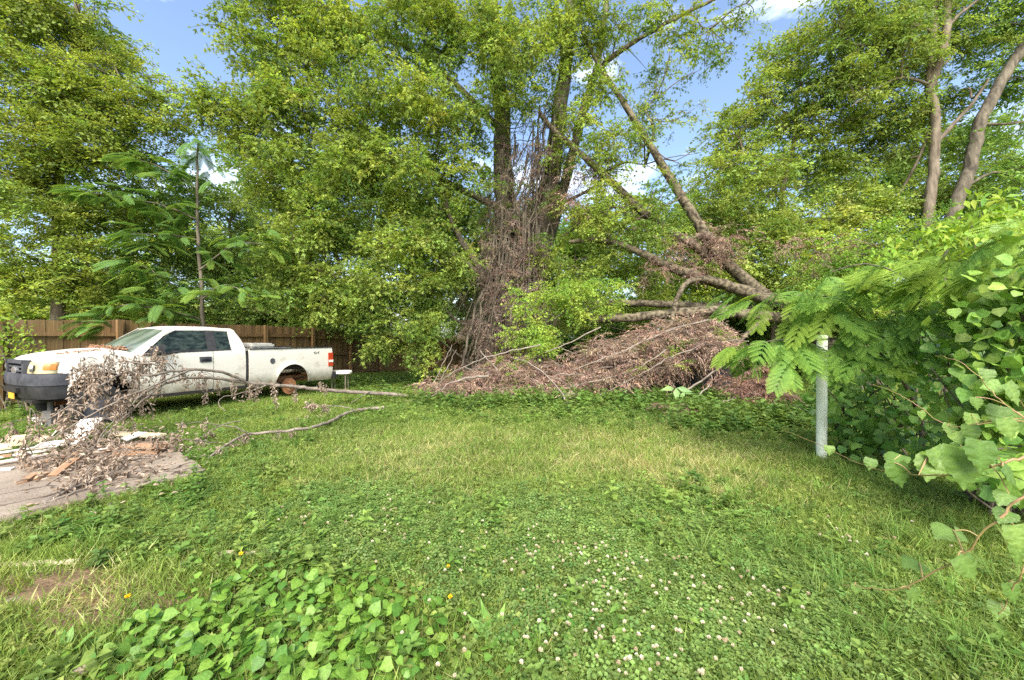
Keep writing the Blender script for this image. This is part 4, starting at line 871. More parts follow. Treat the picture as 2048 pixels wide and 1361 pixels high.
def brush():
    root = thing('brush_pile', 'long pile of brown dead brush with dry leaves in front of the maple', 'brush pile', K(2.0, 12.2, 0))
    mt, ml = MB(), MB(); pts = []
    # ridge line of the heap: x, top y, bottom y, depth
    ridge = [(830, 788, 797, 12.0), (900, 758, 797, 12.0), (980, 735, 800, 12.0), (1060, 722, 800, 12.0), (1140, 712, 800, 12.0), (1220, 685, 800, 12.1), (1300, 655, 755, 12.3), (1380, 645, 710, 12.4), (1440, 665, 700, 12.4)]
    rx = np.array([r[0] for r in ridge]); rt = np.array([r[1] for r in ridge]); rb = np.array([r[2] for r in ridge])
    n = 400; x = 850 + (1445 - 850) * rng.random(n) ** .9; t = rng.random(n)
    y = np.interp(x, rx, rt) + (np.interp(x, rx, rb) - np.interp(x, rx, rt)) * t + rng.normal(0, 6, n)
    Y = 13.0 - 1.5 * t + rng.normal(0, .35, n)
    Y = Y * KY; q = np.stack([(x - 1024) / F * Y, Y, np.maximum(.08, CH + (HOR - y) / F * Y)], -1)
    lump = np.sin(q[:, 0] * 2.3 + 1) * .5 + np.sin(q[:, 0] * 5.1 + q[:, 2] * 4) * .5; q[:, 2] = np.maximum(.08, q[:, 2] + .07 * lump); q = q[lump > -.85]; n = len(q)
    q = q[(rng.random(n) < np.clip((q[:, 0] + 3.4) / 2.4, .25, 1))]
    ml = Scat('dead'); leafspray(ml, None, q, U(.35, .68, len(q)), 11, A3(.18, .118, .073), A3(.44, .305, .20), flat=.45, lift=-.05, var=.3)
    gq = q[rng.random(len(q)) < .09] + A3(0, -.25, .12); gs = Scat('small'); g0 = MB.gain; MB.gain = 2.1; leafspray(gs, None, gq, U(.25, .45, len(gq)), 6, A3(.07, .13, .02), A3(.17, .23, .035), lift=.5); MB.gain = g0
    gs.build('creeper', thing('creeper', 'green creeper shoots growing up through the dead brush', 'vine', K(1.8, 11.6)))
    # second small heap by the pole
    c, q2 = blobpts((1510, 778, 55, 36, 10.2, .5), 46); q2[:, 2] = np.maximum(q2[:, 2], .1)
    c, q3 = blobpts((1345, 828, 40, 14, 9.0, .3), 16); q3[:, 2] = np.maximum(q3[:, 2], .12)
    mt2, ml2 = MB(), MB()
    ml2 = Scat('dead'); leafspray(ml2, None, q2, U(.3, .5, len(q2)), 7, A3(.17, .095, .06), A3(.36, .22, .145))
    r2 = thing('brush_pile', 'small heap of reddish dead twigs beside the pale green pole', 'brush pile', K(4.8, 10.2, 0))
    ml2.build('dead_leaves', r2)
    mt3, ml3 = MB(), MB()
    ml3 = Scat('dead'); leafspray(ml3, None, q3, U(.2, .35, len(q3)), 6, A3(.2, .12, .08), A3(.36, .22, .15))
    r3 = thing('dead_twig', 'little tuft of reddish dead leaves lying on the green weeds', 'twig', K(2.9, 9.0, 0))
    ml3.build('dead_leaves', r3)
    # long bare sticks lying through the heap
    sticks = [([(1330, 700, 11.3), (1270, 740, 11.2), (1180, 765, 11.1), (1080, 790, 11.2), (1000, 797, 11.3)], .022), ([(1420, 640, 11.6), (1340, 660, 11.4), (1250, 700, 11.2), (1150, 740, 11.0)], .026),
              ([(1410, 690, 11.2), (1340, 715, 11.0), (1290, 745, 10.9), (1200, 790, 11.0)], .022), ([(1145, 820, 9.9), (1110, 770, 10.4), (1065, 730, 10.9), (1020, 715, 11.3)], .02),
              ([(1080, 690, 11.6), (1010, 705, 11.5), (960, 720, 11.4), (900, 750, 11.4), (850, 790, 11.6)], .022), ([(960, 702, 11.6), (985, 730, 11.2), (1000, 745, 11.0)], .018),
              ([(975, 752, 11.0), (930, 758, 10.9), (895, 768, 10.9)], .04), ([(900, 765, 11.2), (860, 795, 11.0), (800, 805, 10.8), (770, 818, 10.6)], .016), ([(1200, 655, 11.9), (1130, 690, 11.6), (1090, 705, 11.4)], .02),
              ([(1232, 800, 11.3), (1230, 740, 11.5), (1228, 690, 11.8)], .014), ([(865, 770, 11.8), (890, 720, 12.0), (905, 690, 12.3)], .013), ([(880, 760, 11.7), (900, 725, 12), (912, 700, 12.3)], .013),
              ([(1350, 800, 10.9), (1390, 770, 10.8), (1450, 730, 11.0), (1480, 700, 11.4)], .03), ([(1395, 795, 10.4), (1420, 770, 10.6), (1425, 750, 10.8)], .02), ([(1425, 815, 9.8), (1460, 800, 9.9), (1480, 795, 10)], .03)]
    for pp, r in sticks:
        w = pixline(pp, 5, .012); mb = MB(); mb.tube(w, np.linspace(r, r * .45, len(w)), 6); mb.build('stick', M['stick'], root, True)
    for k in range(420):
        i = rng.integers(0, len(q)); d = nrm(A3(-1, U(-.5, .5), U(-.5, .35)) * A3(rng.choice([-1, 1], p=[.25, .75]), 1, 1)); L = U(.4, 1.6); w = np.stack([q[i] + d * L * s + A3(0, 0, -.1 * s * s) for s in np.linspace(-.5, .5, 6)]) + rng.normal(0, .03, (6, 3)); w[:, 2] = np.maximum(w[:, 2], .04)
        mt.tube(w, np.linspace(U(.006, .016), .004, 6), 4, cap=False)
    mt.build('twigs', M['stick'], root, kind='stuff'); ml.build('dead_leaves', root)
    # black panel added to make the deep shade under the heap
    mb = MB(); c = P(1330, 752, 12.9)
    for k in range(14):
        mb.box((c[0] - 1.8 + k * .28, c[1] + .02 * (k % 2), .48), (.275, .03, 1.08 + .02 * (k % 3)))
    mb.build('shade_panel', mat_plain('shade_black', (.012, .012, .011), .7), None, label='low black panel added as the dark shade behind the dead brush', cat='panel')
brush()

def dead_branches():
    gcol = (A3(.21, .155, .11), A3(.42, .335, .26))
    def hang(ml, mt, p, n, L, lean=(0, 0)):
        """dead leaves hanging in a string below p"""
        w = np.stack([p + A3(lean[0] * s, lean[1] * s, -L * s) for s in np.linspace(0, 1, 5)]) + rng.normal(0, .012, (5, 3)); w[:, 2] = np.maximum(w[:, 2], .03)
        mt.tube(w, np.linspace(.005, .003, 5), 3, cap=False)
        s = rng.random(n); q = p + np.stack([lean[0] * s, lean[1] * s, -L * s], -1) + rng.normal(0, .024, (n, 3)); q[:, 2] = np.maximum(q[:, 2], .03)
        ax = np.stack([rng.normal(0, .6, n), rng.normal(0, .6, n), -np.abs(rng.normal(.8, .4, n))], -1); f = rng.random((n, 1))
        ml.inst(CURL, q, ax, randdir(n), U(.04, .075, n), gcol[0] + (gcol[1] - gcol[0]) * f)
    def limb(root, pp, r0, r1, name='branch'):
        w = pixline(pp, 6, .006); w[:, 2] = np.maximum(w[:, 2], .03); mb = MB(); mb.tube(w, np.linspace(r0, r1, len(w)), 8); mb.build(name, M['stick'], root, True); return w
    # upper branch in front of the truck
    base = G(820, 795); root = thing('dead_branch', 'long dead branch with hanging dry leaves lying across the side of the pickup', 'branch', (base[0], base[1], 0))
    ml, mt = MB(), MB()
    W = [limb(root, [(828, 796, 11.6), (780, 789, 11.2), (700, 784, 10.5), (640, 780, 10.0), (590, 774, 9.6), (540, 770, 9.2), (497, 767, 8.8), (440, 758, 8.3), (375, 757, 7.8), (320, 772, 7.3), (280, 792, 6.9), (235, 815, 6.6)], .052, .012),
         limb(root, [(497, 767, 8.8), (470, 754, 8.5), (430, 742, 8.1), (385, 740, 7.7), (330, 745, 7.3), (300, 752, 7.0), (255, 745, 6.8), (215, 762, 6.4), (170, 790, 6.1), (110, 830, 5.8), (85, 845, 5.6)], .03, .006),
         limb(root, [(385, 740, 7.7), (345, 755, 7.2), (300, 775, 6.7), (250, 795, 6.3), (190, 825, 5.9), (130, 860, 5.6), (60, 900, 5.3)], .018, .005),
         limb(root, [(330, 745, 7.3), (310, 730, 7.2), (280, 728, 7.0), (240, 723, 6.8), (215, 735, 6.6), (180, 728, 6.5), (170, 755, 6.4)], .012, .004),
         limb(root, [(375, 757, 7.8), (350, 740, 7.6), (335, 728, 7.4), (320, 722, 7.3)], .01, .004),
         limb(root, [(320, 772, 7.3), (270, 815, 6.6), (230, 850, 6.1), (190, 890, 5.6), (150, 915, 5.3)], .013, .005),
         limb(root, [(280, 792, 6.9), (240, 830, 6.3), (215, 855, 5.9), (180, 900, 5.4), (120, 940, 5.0)], .011, .004),
         limb(root, [(540, 770, 9.2), (480, 788, 8.6), (445, 795, 8.3), (437, 810, 8.2), (450, 822, 8.1)], .012, .005)]
    limb(root, [(740, 783, 10.8), (720, 795, 10.5), (700, 808, 10.3)], .012, .005)
    allw = np.concatenate([w[len(w) // 3:] for w in W[:7]])
    for k in range(88):
        p = allw[rng.integers(0, len(allw))] + rng.normal(0, .03, 3); tw = p + A3(U(-.25, .1), U(-.3, .12), U(-.03, .14)); mt.tube(smoothline([p, (p + tw) / 2 + A3(0, 0, .04), tw], 3), np.linspace(.006, .003, 7), 3, cap=False)
        hang(ml, mt, tw, int(U(22, 46)), min(U(.2, .5), max(.06, tw[2] - .05)), (U(-.05, .05), U(-.05, .05)))
    for (x, y, Y, L) in ((365, 728, 7.6, .3), (245, 712, 6.7, .33), (310, 693, 7.2, .25), (325, 705, 7.2, .2), (500, 768, 8.7, .28), (510, 772, 8.9, .3), (640, 765, 9.8, .15), (650, 770, 9.8, .2), (180, 735, 6.4, .22)):
        hang(ml, mt, P(x, y, Y), 44, L)
    # leaves matted on the slab and debris
    n = 1700; u = np.abs(rng.normal(0, 1, n)); px = rng.normal(190, 85, n); py = rng.normal(905, 32, n); ok = (py > 850) & (px > 20) & (px < 410)
    q = np.stack([G(a, b, .13) for a, b in zip(px[ok], py[ok])]); q[:, 2] = .11 + rng.random(len(q)) ** 4 * .25
    ml.inst(CURL, q, randdir(len(q), .4), randdir(len(q)) + A3(0, 0, .8), U(.045, .08, len(q)), gcol[0] + (gcol[1] - gcol[0]) * rng.random((len(q), 1)))
    mt.build('twigs', M['stick'], root, kind='stuff'); ml.build('dead_leaves', M['dead'], root, kind='stuff')
    # lower branch lying on the lawn
    base = G(765, 822); root = thing('dead_branch', 'thin crooked dead branch lying on the grass beside the concrete slab', 'branch', (base[0], base[1], 0))
    ml, mt = MB(), MB()
    W = [limb(root, [(768, 816, 9.6), (720, 820, 9.3), (690, 828, 8.8), (660, 844, 8.0), (620, 856, 7.3), (560, 864, 6.9), (500, 868, 6.7), (460, 886, 6.3), (425, 911, 5.8), (405, 931, 5.5)], .036, .011),
         limb(root, [(560, 868, 7.3), (520, 885, 7.0), (480, 890, 6.8), (440, 910, 6.3), (415, 945, 5.8)], .012, .006),
         limb(root, [(720, 824, 9.7), (690, 815, 9.6), (650, 812, 9.4), (610, 806, 9.2)], .012, .004), limb(root, [(690, 832, 9.2), (650, 838, 9.0), (600, 850, 8.6)], .012, .005),
         limb(root, [(500, 872, 7.1), (470, 855, 6.9), (430, 850, 6.7), (400, 845, 6.6), (360, 850, 6.3)], .011, .004), limb(root, [(460, 890, 6.7), (420, 885, 6.4), (380, 880, 6.1), (330, 875, 5.9), (290, 880, 5.7)], .010, .004),
         limb(root, [(480, 842, 7.4), (440, 852, 7.1), (395, 880, 6.6), (370, 905, 6.2)], .010, .004)]
    allw = np.concatenate([w[len(w) // 2:] for w in W])
    for k in range(34):
        p = allw[rng.integers(0, len(allw))] + rng.normal(0, .02, 3); hang(ml, mt, p + A3(0, 0, .03), int(U(14, 30)), min(U(.08, .22), max(.05, p[2])), (U(-.05, .05), U(-.05, .05)))
    for (x, y, Y, nn) in ((590, 838, 8.6, 50), (600, 848, 8.4, 40), (535, 885, 7.1, 30), (560, 880, 7.2, 26), (690, 822, 9.3, 40), (400, 880, 6.4, 60), (390, 920, 6.0, 50), (720, 818, 9.6, 30)):
        hang(ml, mt, P(x, y, Y), nn, .14, (.06, 0))
    mt.build('twigs', M['stick'], root, kind='stuff'); ml.build('dead_leaves', M['dead'], root, kind='stuff')
    # bundle of grey twigs running over the slab edge
    base = G(30, 1050); root = thing('dead_branch', 'bundle of long grey twigs lying over the edge of the concrete slab', 'branch', (base[0], base[1], 0))
    ml, mt = MB(), MB()
    for k, pp in enumerate([[(10, 1062, 3.72), (60, 1022, 4.0), (110, 1000, 4.25), (170, 965, 4.6), (215, 935, 4.95), (260, 905, 5.4)], [(60, 1022, 4.0), (120, 990, 4.3), (190, 958, 4.65), (235, 945, 4.8), (238, 950, 4.85)], [(90, 1008, 4.1), (150, 985, 4.35), (205, 962, 4.6), (250, 930, 5.0)], [(70, 1015, 4.05), (130, 975, 4.45), (180, 935, 4.95), (230, 900, 5.5)], [(20, 1055, 3.76), (75, 1018, 4.05), (120, 1003, 4.2), (160, 990, 4.3)]]):
        w = limb(root, pp, .016 - .002 * k, .005)
        for q in w[len(w) // 3::2]: hang(ml, mt, q + rng.normal(0, .05, 3) + A3(0, 0, .02), 12, .07, (U(-.08, .08), U(-.08, .08)))
    mt.build('twigs', M['stick'], root, kind='stuff'); ml.build('dead_leaves', M['dead'], root, kind='stuff')
    # leaf litter in the cowl and on the hood
    ml = MB()
    for (x, y0, y1, n) in ((4.56, -.55, .80, 420), (4.95, .35, .62, 0)):
        if n:
            yy = U(y0, y1, n); q = np.stack([T2W(x - .22 * (b / .9) ** 2 + .03 + rng.normal(0, .045), b, 1.265 + abs(rng.normal(0, .022)) - .04 * (b / .88) ** 4) for b in yy])
            ml.inst(CURL, q, randdir(n, .4), randdir(n) + A3(0, 0, .6), U(.035, .065, n), A3(.28, .16, .09) + A3(.18, .13, .1) * rng.random((n, 1)))
    n = 130; q = np.stack([T2W(U(4.75, 5.35), .0, 0) * 0 + T2W(a := U(4.75, 5.3), .62 + rng.normal(0, .035), np.interp(a, [4.42, 4.87, 5.38], [1.255, 1.235, 1.18]) + .012) for _ in range(n)])
    ml.inst(CURL, q, randdir(n, .3), randdir(n) + A3(0, 0, .8), U(.03, .05, n), A3(.26, .17, .11) + A3(.15, .12, .1) * rng.random((n, 1)))
    ml.build('leaf_litter', M['dead'], None, kind='stuff', label='dry brown leaf litter caught on the hood and windscreen base of the pickup', cat='leaf litter')
dead_branches()
MB.gain = 1.7
# ------------------------------------------------------------------ debris on the slab
def debris():
    def plank(name, label, cat, a, b, w, t, mat, za=.0, zb=.0, roll=0., group=None):
        """board from photo pixel a to b (both on the slab plane raised by za / zb)"""
        p, q = G(a[0], a[1], SLAB_T + za + t / 2), G(b[0], b[1], SLAB_T + zb + t / 2)
        d = q - p; L = np.linalg.norm(d); X = d / L; Yv = nrm(np.cross(A3(0, 0, 1), X)); Z = np.cross(X, Yv)
        c, s = math.cos(roll), math.sin(roll); Y2 = Yv * c + Z * s; Z2 = Z * c - Yv * s
        mb = MB(); h = np.array([L, w, t]) / 2
        xs = np.linspace(-1, 1, 6); V = []
        for x in xs:
            bow = .004 * (1 - x * x) + rng.normal(0, .0012); e = .0 if abs(x) < 1 else rng.normal(0, .012)
            for y, z in ((-1, -1), (1, -1), (1, 1), (-1, 1)): V.append((x * h[0] + (e if y > 0 else -e), y * h[1], z * h[2] + bow))
        Q = [[4 * i + j, 4 * i + (j + 1) % 4, 4 * i + 4 + (j + 1) % 4, 4 * i + 4 + j] for i in range(5) for j in range(4)] + [[3, 2, 1, 0], [20, 21, 22, 23]]
        mb.quads(np.array(V), Q)
        me = mb.mesh(name, M[mat]); o = link(name, me, None, label, cat, group)
        o.matrix_world = Matrix(((X[0], Y2[0], Z2[0], (p + q)[0] / 2), (X[1], Y2[1], Z2[1], (p + q)[1] / 2), (X[2], Y2[2], Z2[2], (p + q)[2] / 2), (0, 0, 0, 1)))
    plank('trim_strip', 'lowest long white trim strip lying on the bare concrete', 'board', (-60, 947), (24, 938), .07, .02, 'board_white')
    plank('trim_strip', 'long white trim strip with a bare wooden edge, on top of the lowest strip', 'board', (-60, 936), (92, 909), .06, .022, 'board_white', .02, .03)
    plank('trim_strip', 'white strip in the middle of the trim stack', 'board', (-60, 925), (100, 900), .06, .02, 'board_white', .045, .06)
    plank('trim_strip', 'topmost white strip of the trim stack', 'board', (-60, 915), (90, 893), .05, .02, 'board_white', .07, .09)
    plank('trim_strip', 'short white strip crossing above the trim stack', 'board', (-40, 897), (26, 887), .06, .02, 'board_white', .06, .08)
    plank('wooden_plank', 'long brown plank slanting up from the concrete beside the trim stack', 'plank', (48, 934), (165, 905), .05, .025, 'plank', .02, .10)
    plank('wooden_plank', 'broad reddish plank leaning across the slab below the long brown plank', 'plank', (103, 953), (150, 918), .09, .022, 'plank', .0, .10)
    plank('wooden_plank', 'short thin stick of wood pointing at the broad reddish plank', 'plank', (62, 958), (106, 945), .03, .02, 'plank')
    plank('wood_offcut', 'small reddish wood offcut lying flat on the concrete', 'offcut', (42, 966), (70, 949), .06, .03, 'plank')
    plank('wood_offcut', 'small pale wood offcut standing on its edge on the concrete', 'offcut', (72, 961), (80, 950), .05, .03, 'plank', .0, .03, 1.2)
    plank('wooden_plank', 'thick orange brown plank at the back edge of the slab', 'plank', (262, 893), (332, 893), .14, .045, 'plank', .06, .06)
    plank('wooden_plank', 'wide brown board lying flat under the thick orange brown plank', 'plank', (188, 912), (320, 903), .20, .02, 'plank', .01, .01)
    plank('wooden_plank', 'weathered stick resting on the wide brown board', 'plank', (190, 905), (262, 891), .03, .025, 'plank', .05, .08)
    plank('foam_sheet', 'cream foam panel near the thick plank, behind the dead leaves', 'panel', (222, 868), (322, 872), .16, .03, 'foam', .06, .08)
    plank('foam_sheet', 'pale cream panel leaning under the dead leaves', 'panel', (246, 880), (285, 866), .12, .02, 'board_white', .06, .12, .3)
    plank('wall_board', 'big broken white wall board sticking up from the heap', 'panel', (140, 866), (185, 862), .42, .015, 'board_white', .16, .2, .85)
    plank('wall_board', 'narrow white wall board leaning on the big broken board', 'panel', (146, 876), (158, 852), .09, .015, 'board_white', .05, .25, .4)
    plank('wall_board', 'white strip propped up steeply in the heap', 'panel', (106, 872), (124, 854), .05, .02, 'board_white', .05, .28, .2)
    plank('wall_board', 'white strip crossing the steeply propped strip', 'panel', (116, 862), (146, 878), .05, .015, 'board_white', .16, .06)
    plank('wall_board', 'crumpled white board half under the dead leaves in the middle of the heap', 'panel', (70, 893), (125, 887), .18, .015, 'board_white', .06, .08, .25)
    plank('foam_block', 'thick tan foam block lying behind the trim stack', 'block', (12, 885), (50, 880), .16, .12, 'foam', .05, .05)
    plank('foam_sheet', 'yellow foam sheet lying at the edge of the heap', 'panel', (-40, 905), (20, 893), .22, .025, 'foam', .05, .07)
    plank('foam_sheet', 'small orange foam piece among the dead leaves', 'panel', (72, 882), (92, 874), .10, .03, 'foam', .1, .12, .3)
    plank('wooden_plank', 'reddish plank under the crossing white strips', 'plank', (120, 884), (165, 876), .07, .02, 'plank', .08, .1)
    plank('wooden_plank', 'rounded brown plank end poking out of the heap', 'plank', (-30, 918), (22, 911), .07, .025, 'plank', .05, .06)
    plank('plaster_piece', 'flat broken white plaster piece on the wide brown board', 'piece', (193, 902), (225, 896), .12, .015, 'board_white', .05, .06)
    plank('wooden_block', 'pale piece of lumber leaning under the front bumper of the pickup', 'block', (68, 838), (90, 850), .07, .05, 'board_white', .06, .02)
    # pale strips in the weeds, stones
    def lawnstrip(a, b, label):
        p, q = G(*a, .03), G(*b, .03); d = q - p; L = np.linalg.norm(d); mb = MB(); mb.box((0, 0, 0), (L, .04, .022)); me = mb.mesh('wooden_strip', M['bare'])
        o = link('wooden_strip', me, None, label, 'board'); o.location = (p + q) / 2 + A3(0, 0, .015); o.rotation_euler = (0, .01, math.atan2(d[1], d[0]))
    M['bare'] = mat_noise('bare_wood', (.40, .33, .20), (.62, .55, .38), (3, 20, 20), 4, .8)
    lawnstrip((-40, 1139), (150, 1128), 'pale bare wooden strip lying half sunk in the weeds by the bare soil')
    lawnstrip((440, 1113), (538, 1109), 'short end of a pale wooden strip showing beside a dandelion')
    def stone(px, py, sx, sy, sz, label, rot):
        c = G(px, py, .02); mb = MB(); v = []; n = 9
        for i in range(6):
            f = i / 5 * math.pi
            for j in range(n):
                a = j / n * 2 * math.pi; v.append((sx * math.sin(f) * math.cos(a) * U(.85, 1.1), sy * math.sin(f) * math.sin(a) * U(.85, 1.1), sz * math.cos(f)))
        Q = [[i * n + j, i * n + (j + 1) % n, (i + 1) * n + (j + 1) % n, (i + 1) * n + j] for i in range(5) for j in range(n)]; mb.quads(np.array(v), Q)
        o = link('stone', mb.mesh('stone', M['concrete'], True), None, label, 'stone'); o.location = c; o.rotation_euler = (0, 0, rot)
    stone(22, 1207, .055, .03, .03, 'small flat pinkish stone on the bare soil patch', .3)
    stone(165, 1345, .11, .03, .03, 'long pale stone poking out of the broad violet leaves', .8)
debris()

# ------------------------------------------------------------------ pole
def pole():
    c = G(1644, 924); r = .06; H = 1.65; mb = MB()
    z = np.linspace(-.1, H, 16); w = np.stack([np.full(16, c[0]), np.full(16, c[1]), z], -1); mb.tube(w, r * (1 + rng.normal(0, .006, 16)), 20)
    m = mat_noise('flaking_pole_paint', (.42, .46, .34), (.68, .73, .60), (5, 5, 2.5), 6, .6, .05, 40, (.22, .42), third=(.74, .79, .67))
    root = thing('pole', 'upright pale green painted metal pole at the edge of the lawn', 'pole', (c[0], c[1], 0))
    mb.build('shaft', m, root, True)
    mb = MB(); mb.tube([(c[0], c[1], H - .005), (c[0], c[1], H + .02), (c[0], c[1], H + .035)], [r * 1.06, r * 1.06, r * .7], 20); mb.build('cap', m, root, True)
pole()

# ------------------------------------------------------------------ feathery fronds (mimosa)
def frondmesh(name, npair, pin_l, nleaf, mat, cA, cB, bip=True, lw=.095):
    mb = MB(); rl = 1.0; t = np.linspace(0, 1, 8); spine = np.stack([np.zeros(8), t, .10 * t - .34 * t * t], -1)
    mb.tube(spine, np.linspace(.012, .004, 8), 3, cA * 1.3, cap=False)
    for k in range(npair):
        f = .16 + .84 * k / (npair - 1); b = A3(0, f, .10 * f - .34 * f * f); Lp = pin_l * (1 - .55 * abs(f - .5) ** 1.4 * 1.6) 
        for s in (-1, 1):
            ang = .95 - .45 * f; d = A3(s * math.sin(ang), math.cos(ang), 0)
            if bip:
                u = np.linspace(0, 1, 5); pp = b + d * (Lp * u)[:, None]; pp[:, 2] -= .30 * Lp * u * u + .04 * rng.random()
                mb.tube(pp, np.linspace(.005, .002, 5), 3, cA, cap=False)
                uu = np.linspace(.06, 1, nleaf); q = b + d * (Lp * uu)[:, None]; q[:, 2] -= .30 * Lp * uu * uu
                nrmv = A3(0, 0, 1)
                for s2 in (-1, 1):
                    sd = np.cross(d, nrmv) * s2; ax = sd * .9 + d * .45 + A3(0, 0, -.22); n = nleaf
                    sz = np.stack([np.full(n, Lp / nleaf * 1.0), lw * np.sin(np.pi * (.12 + .80 * uu)) + .02, np.full(n, .05)], -1)
                    mb.inst(BLADE2, q, np.repeat(ax[None], n, 0), np.repeat(nrmv[None], n, 0), sz, cA + (cB - cA) * np.clip(uu[:, None] * .6 + rng.random((n, 1)) * .5, 0, 1))
            else:
                sz = np.array([[Lp * .42, Lp, Lp * .3]]); mb.inst(LANCE, b[None], (d + A3(0, 0, -.25))[None], A3(0, 0, 1)[None], sz, (cA + (cB - cA) * rng.random())[None])
    return mb.mesh(name, mat)
BLADE2 = tm([(-.4, 0, 0), (.4, 0, 0), (.3, .9, 0), (-.2, 1, 0)], [(0, 1, 2), (0, 2, 3)])
FR = [frondmesh('frond', 5 + k % 2, .58, 17, M['weed'], A3(.065, .145, .03), A3(.16, .26, .045)) for k in range(4)]
FRY = [frondmesh('frond', 5 + k % 2, .58, 17, M['weed'], A3(.095, .165, .022), A3(.19, .265, .042)) for k in range(3)]
FRD = [frondmesh('frond', 12, .30, 9, M['weed'], A3(.06, .13, .035), A3(.14, .235, .06), lw=.045) for k in range(3)]
FRDY = [frondmesh('frond', 12, .30, 9, M['weed'], A3(.09, .16, .03), A3(.19, .27, .05), lw=.045) for k in range(2)]
def put_frond(root, meshes, p, az, tilt, roll, s):
    o = link('frond', meshes[rng.integers(0, len(meshes))], root); o.location = Vector(p) - Vector(root.location); o.rotation_euler = (tilt, roll, az); o.scale = (s, s, s)
    o['category'] = ''
    del o['category']
def mimosa():
    base = P(1846, 905, 5.2); base[2] = 0
    root = thing('mimosa_tree', 'young mimosa with drooping feathery fronds arching over the pale green pole', 'tree', base)
    st = [([(1850, 960, 5.1), (1838, 830, 5.0), (1795, 740, 4.9), (1785, 700, 4.8), (1815, 640, 4.6), (1850, 580, 4.4), (1895, 500, 4.2)], .026, .012),
          ([(1800, 745, 4.9), (1740, 690, 5.0), (1690, 680, 5.1), (1620, 681, 5.2), (1560, 680, 5.3), (1500, 690, 5.4)], .012, .005), ([(1790, 700, 4.8), (1730, 640, 4.9), (1680, 600, 5.1), (1600, 590, 5.3), (1500, 590, 5.5)], .012, .005),
          ([(1850, 960, 5.1), (1940, 780, 4.2), (2010, 640, 3.8), (2060, 520, 3.6)], .022, .012), ([(1850, 580, 4.4), (1780, 540, 4.5), (1720, 530, 4.6), (1660, 545, 4.8)], .010, .005)]
    ws = []
    for pp, a, b in st:
        w = pixline(pp, 5, .004); mb = MB(); mb.tube(w, np.linspace(a, b, len(w)), 7); mb.build('trunk' if a > .02 else 'branch', M['bark'], root, True); ws.append(w)
    # photo positions of frond bases: x, y, depth, heading (deg, 0 = +Y away, 90 = left), size
    fr = [(1560, 580, 5.4, 100, .34), (1520, 590, 5.4, 80, .34), (1500, 600, 5.4, 120, .34), (1470, 590, 5.5, 90, .32), (1600, 600, 5.3, 130, .32), (1640, 610, 5.2, 100, .34), (1500, 690, 5.4, 100, .36), (1470, 690, 5.4, 130, .34), (1530, 680, 5.3, 150, .34), (1560, 685, 5.2, 170, .36), (1590, 690, 5.2, 190, .36), (1620, 690, 5.2, 160, .36), (1520, 700, 5.3, 80, .34),
          (1660, 690, 5.1, 180, .34), (1680, 685, 5.0, 210, .34), (1560, 720, 5.1, 180, .3), (1640, 730, 5.1, 170, .3), (1610, 640, 5.1, 90, .34), (1660, 620, 5.0, 140, .34), (1700, 640, 4.9, 160, .36), (1680, 590, 4.9, 100, .34), (1720, 600, 4.8, 80, .34), (1650, 560, 5.0, 110, .34), (1700, 560, 4.8, 150, .36), (1740, 570, 4.7, 180, .34), (1620, 575, 5.2, 70, .34),
          (1750, 640, 4.8, 190, .34), (1770, 690, 4.8, 170, .34), (1800, 660, 4.6, 200, .36), (1760, 720, 4.7, 160, .34), (1730, 700, 4.8, 130, .32), (1840, 600, 4.4, 130, .36), (1820, 570, 4.4, 100, .36), (1860, 560, 4.3, 70, .36), (1880, 540, 4.2, 110, .38), (1850, 520, 4.2, 90, .38), (1900, 520, 4.1, 140, .38), (1900, 500, 4.1, 60, .38), (1930, 520, 4.0, -20, .36), (1940, 540, 4.0, -60, .36), (1900, 560, 4.1, 200, .36), (1790, 545, 4.5, 120, .36), (1760, 530, 4.6, 90, .36), (1800, 520, 4.5, 60, .36), (1880, 590, 4.2, -90, .34), (1920, 600, 4.1, -60, .34), (1960, 560, 3.9, 150, .34), (1980, 530, 3.8, 100, .36), (2010, 560, 3.7, 180, .36), (2030, 520, 3.6, 120, .36), (2040, 480, 3.6, 60, .36), (2050, 560, 3.6, 160, .34), (1990, 480, 3.9, 90, .36), (2060, 440, 3.7, 100, .36), (1950, 620, 4.0, 170, .32), (1860, 640, 4.4, 190, .34), (1830, 620, 4.4, 160, .34),
          (1960, 830, 3.9, 150, .30), (1930, 850, 4.1, 170, .3), (1990, 790, 3.8, 110, .3), (1900, 860, 4.3, 200, .28), (2010, 730, 3.7, 140, .3)]
    bright = lambda y: FRY if rng.random() < (.75 if y < 560 else .25) else FR
    for (x, y, Y, az, s) in fr:
        put_frond(root, bright(y), P(x, y, Y), math.radians(az + U(-25, 25)), math.radians(U(-55, 0)), math.radians(U(-22, 22)), s * U(.8, 1.1))
        for _ in range(2):
            put_frond(root, bright(y), P(x + U(-30, 30), y + U(-14, 18), Y + U(-.15, .4)), math.radians(az + U(-70, 70)), math.radians(U(-60, 0)), math.radians(U(-30, 30)), s * U(.75, 1.05))
mimosa()
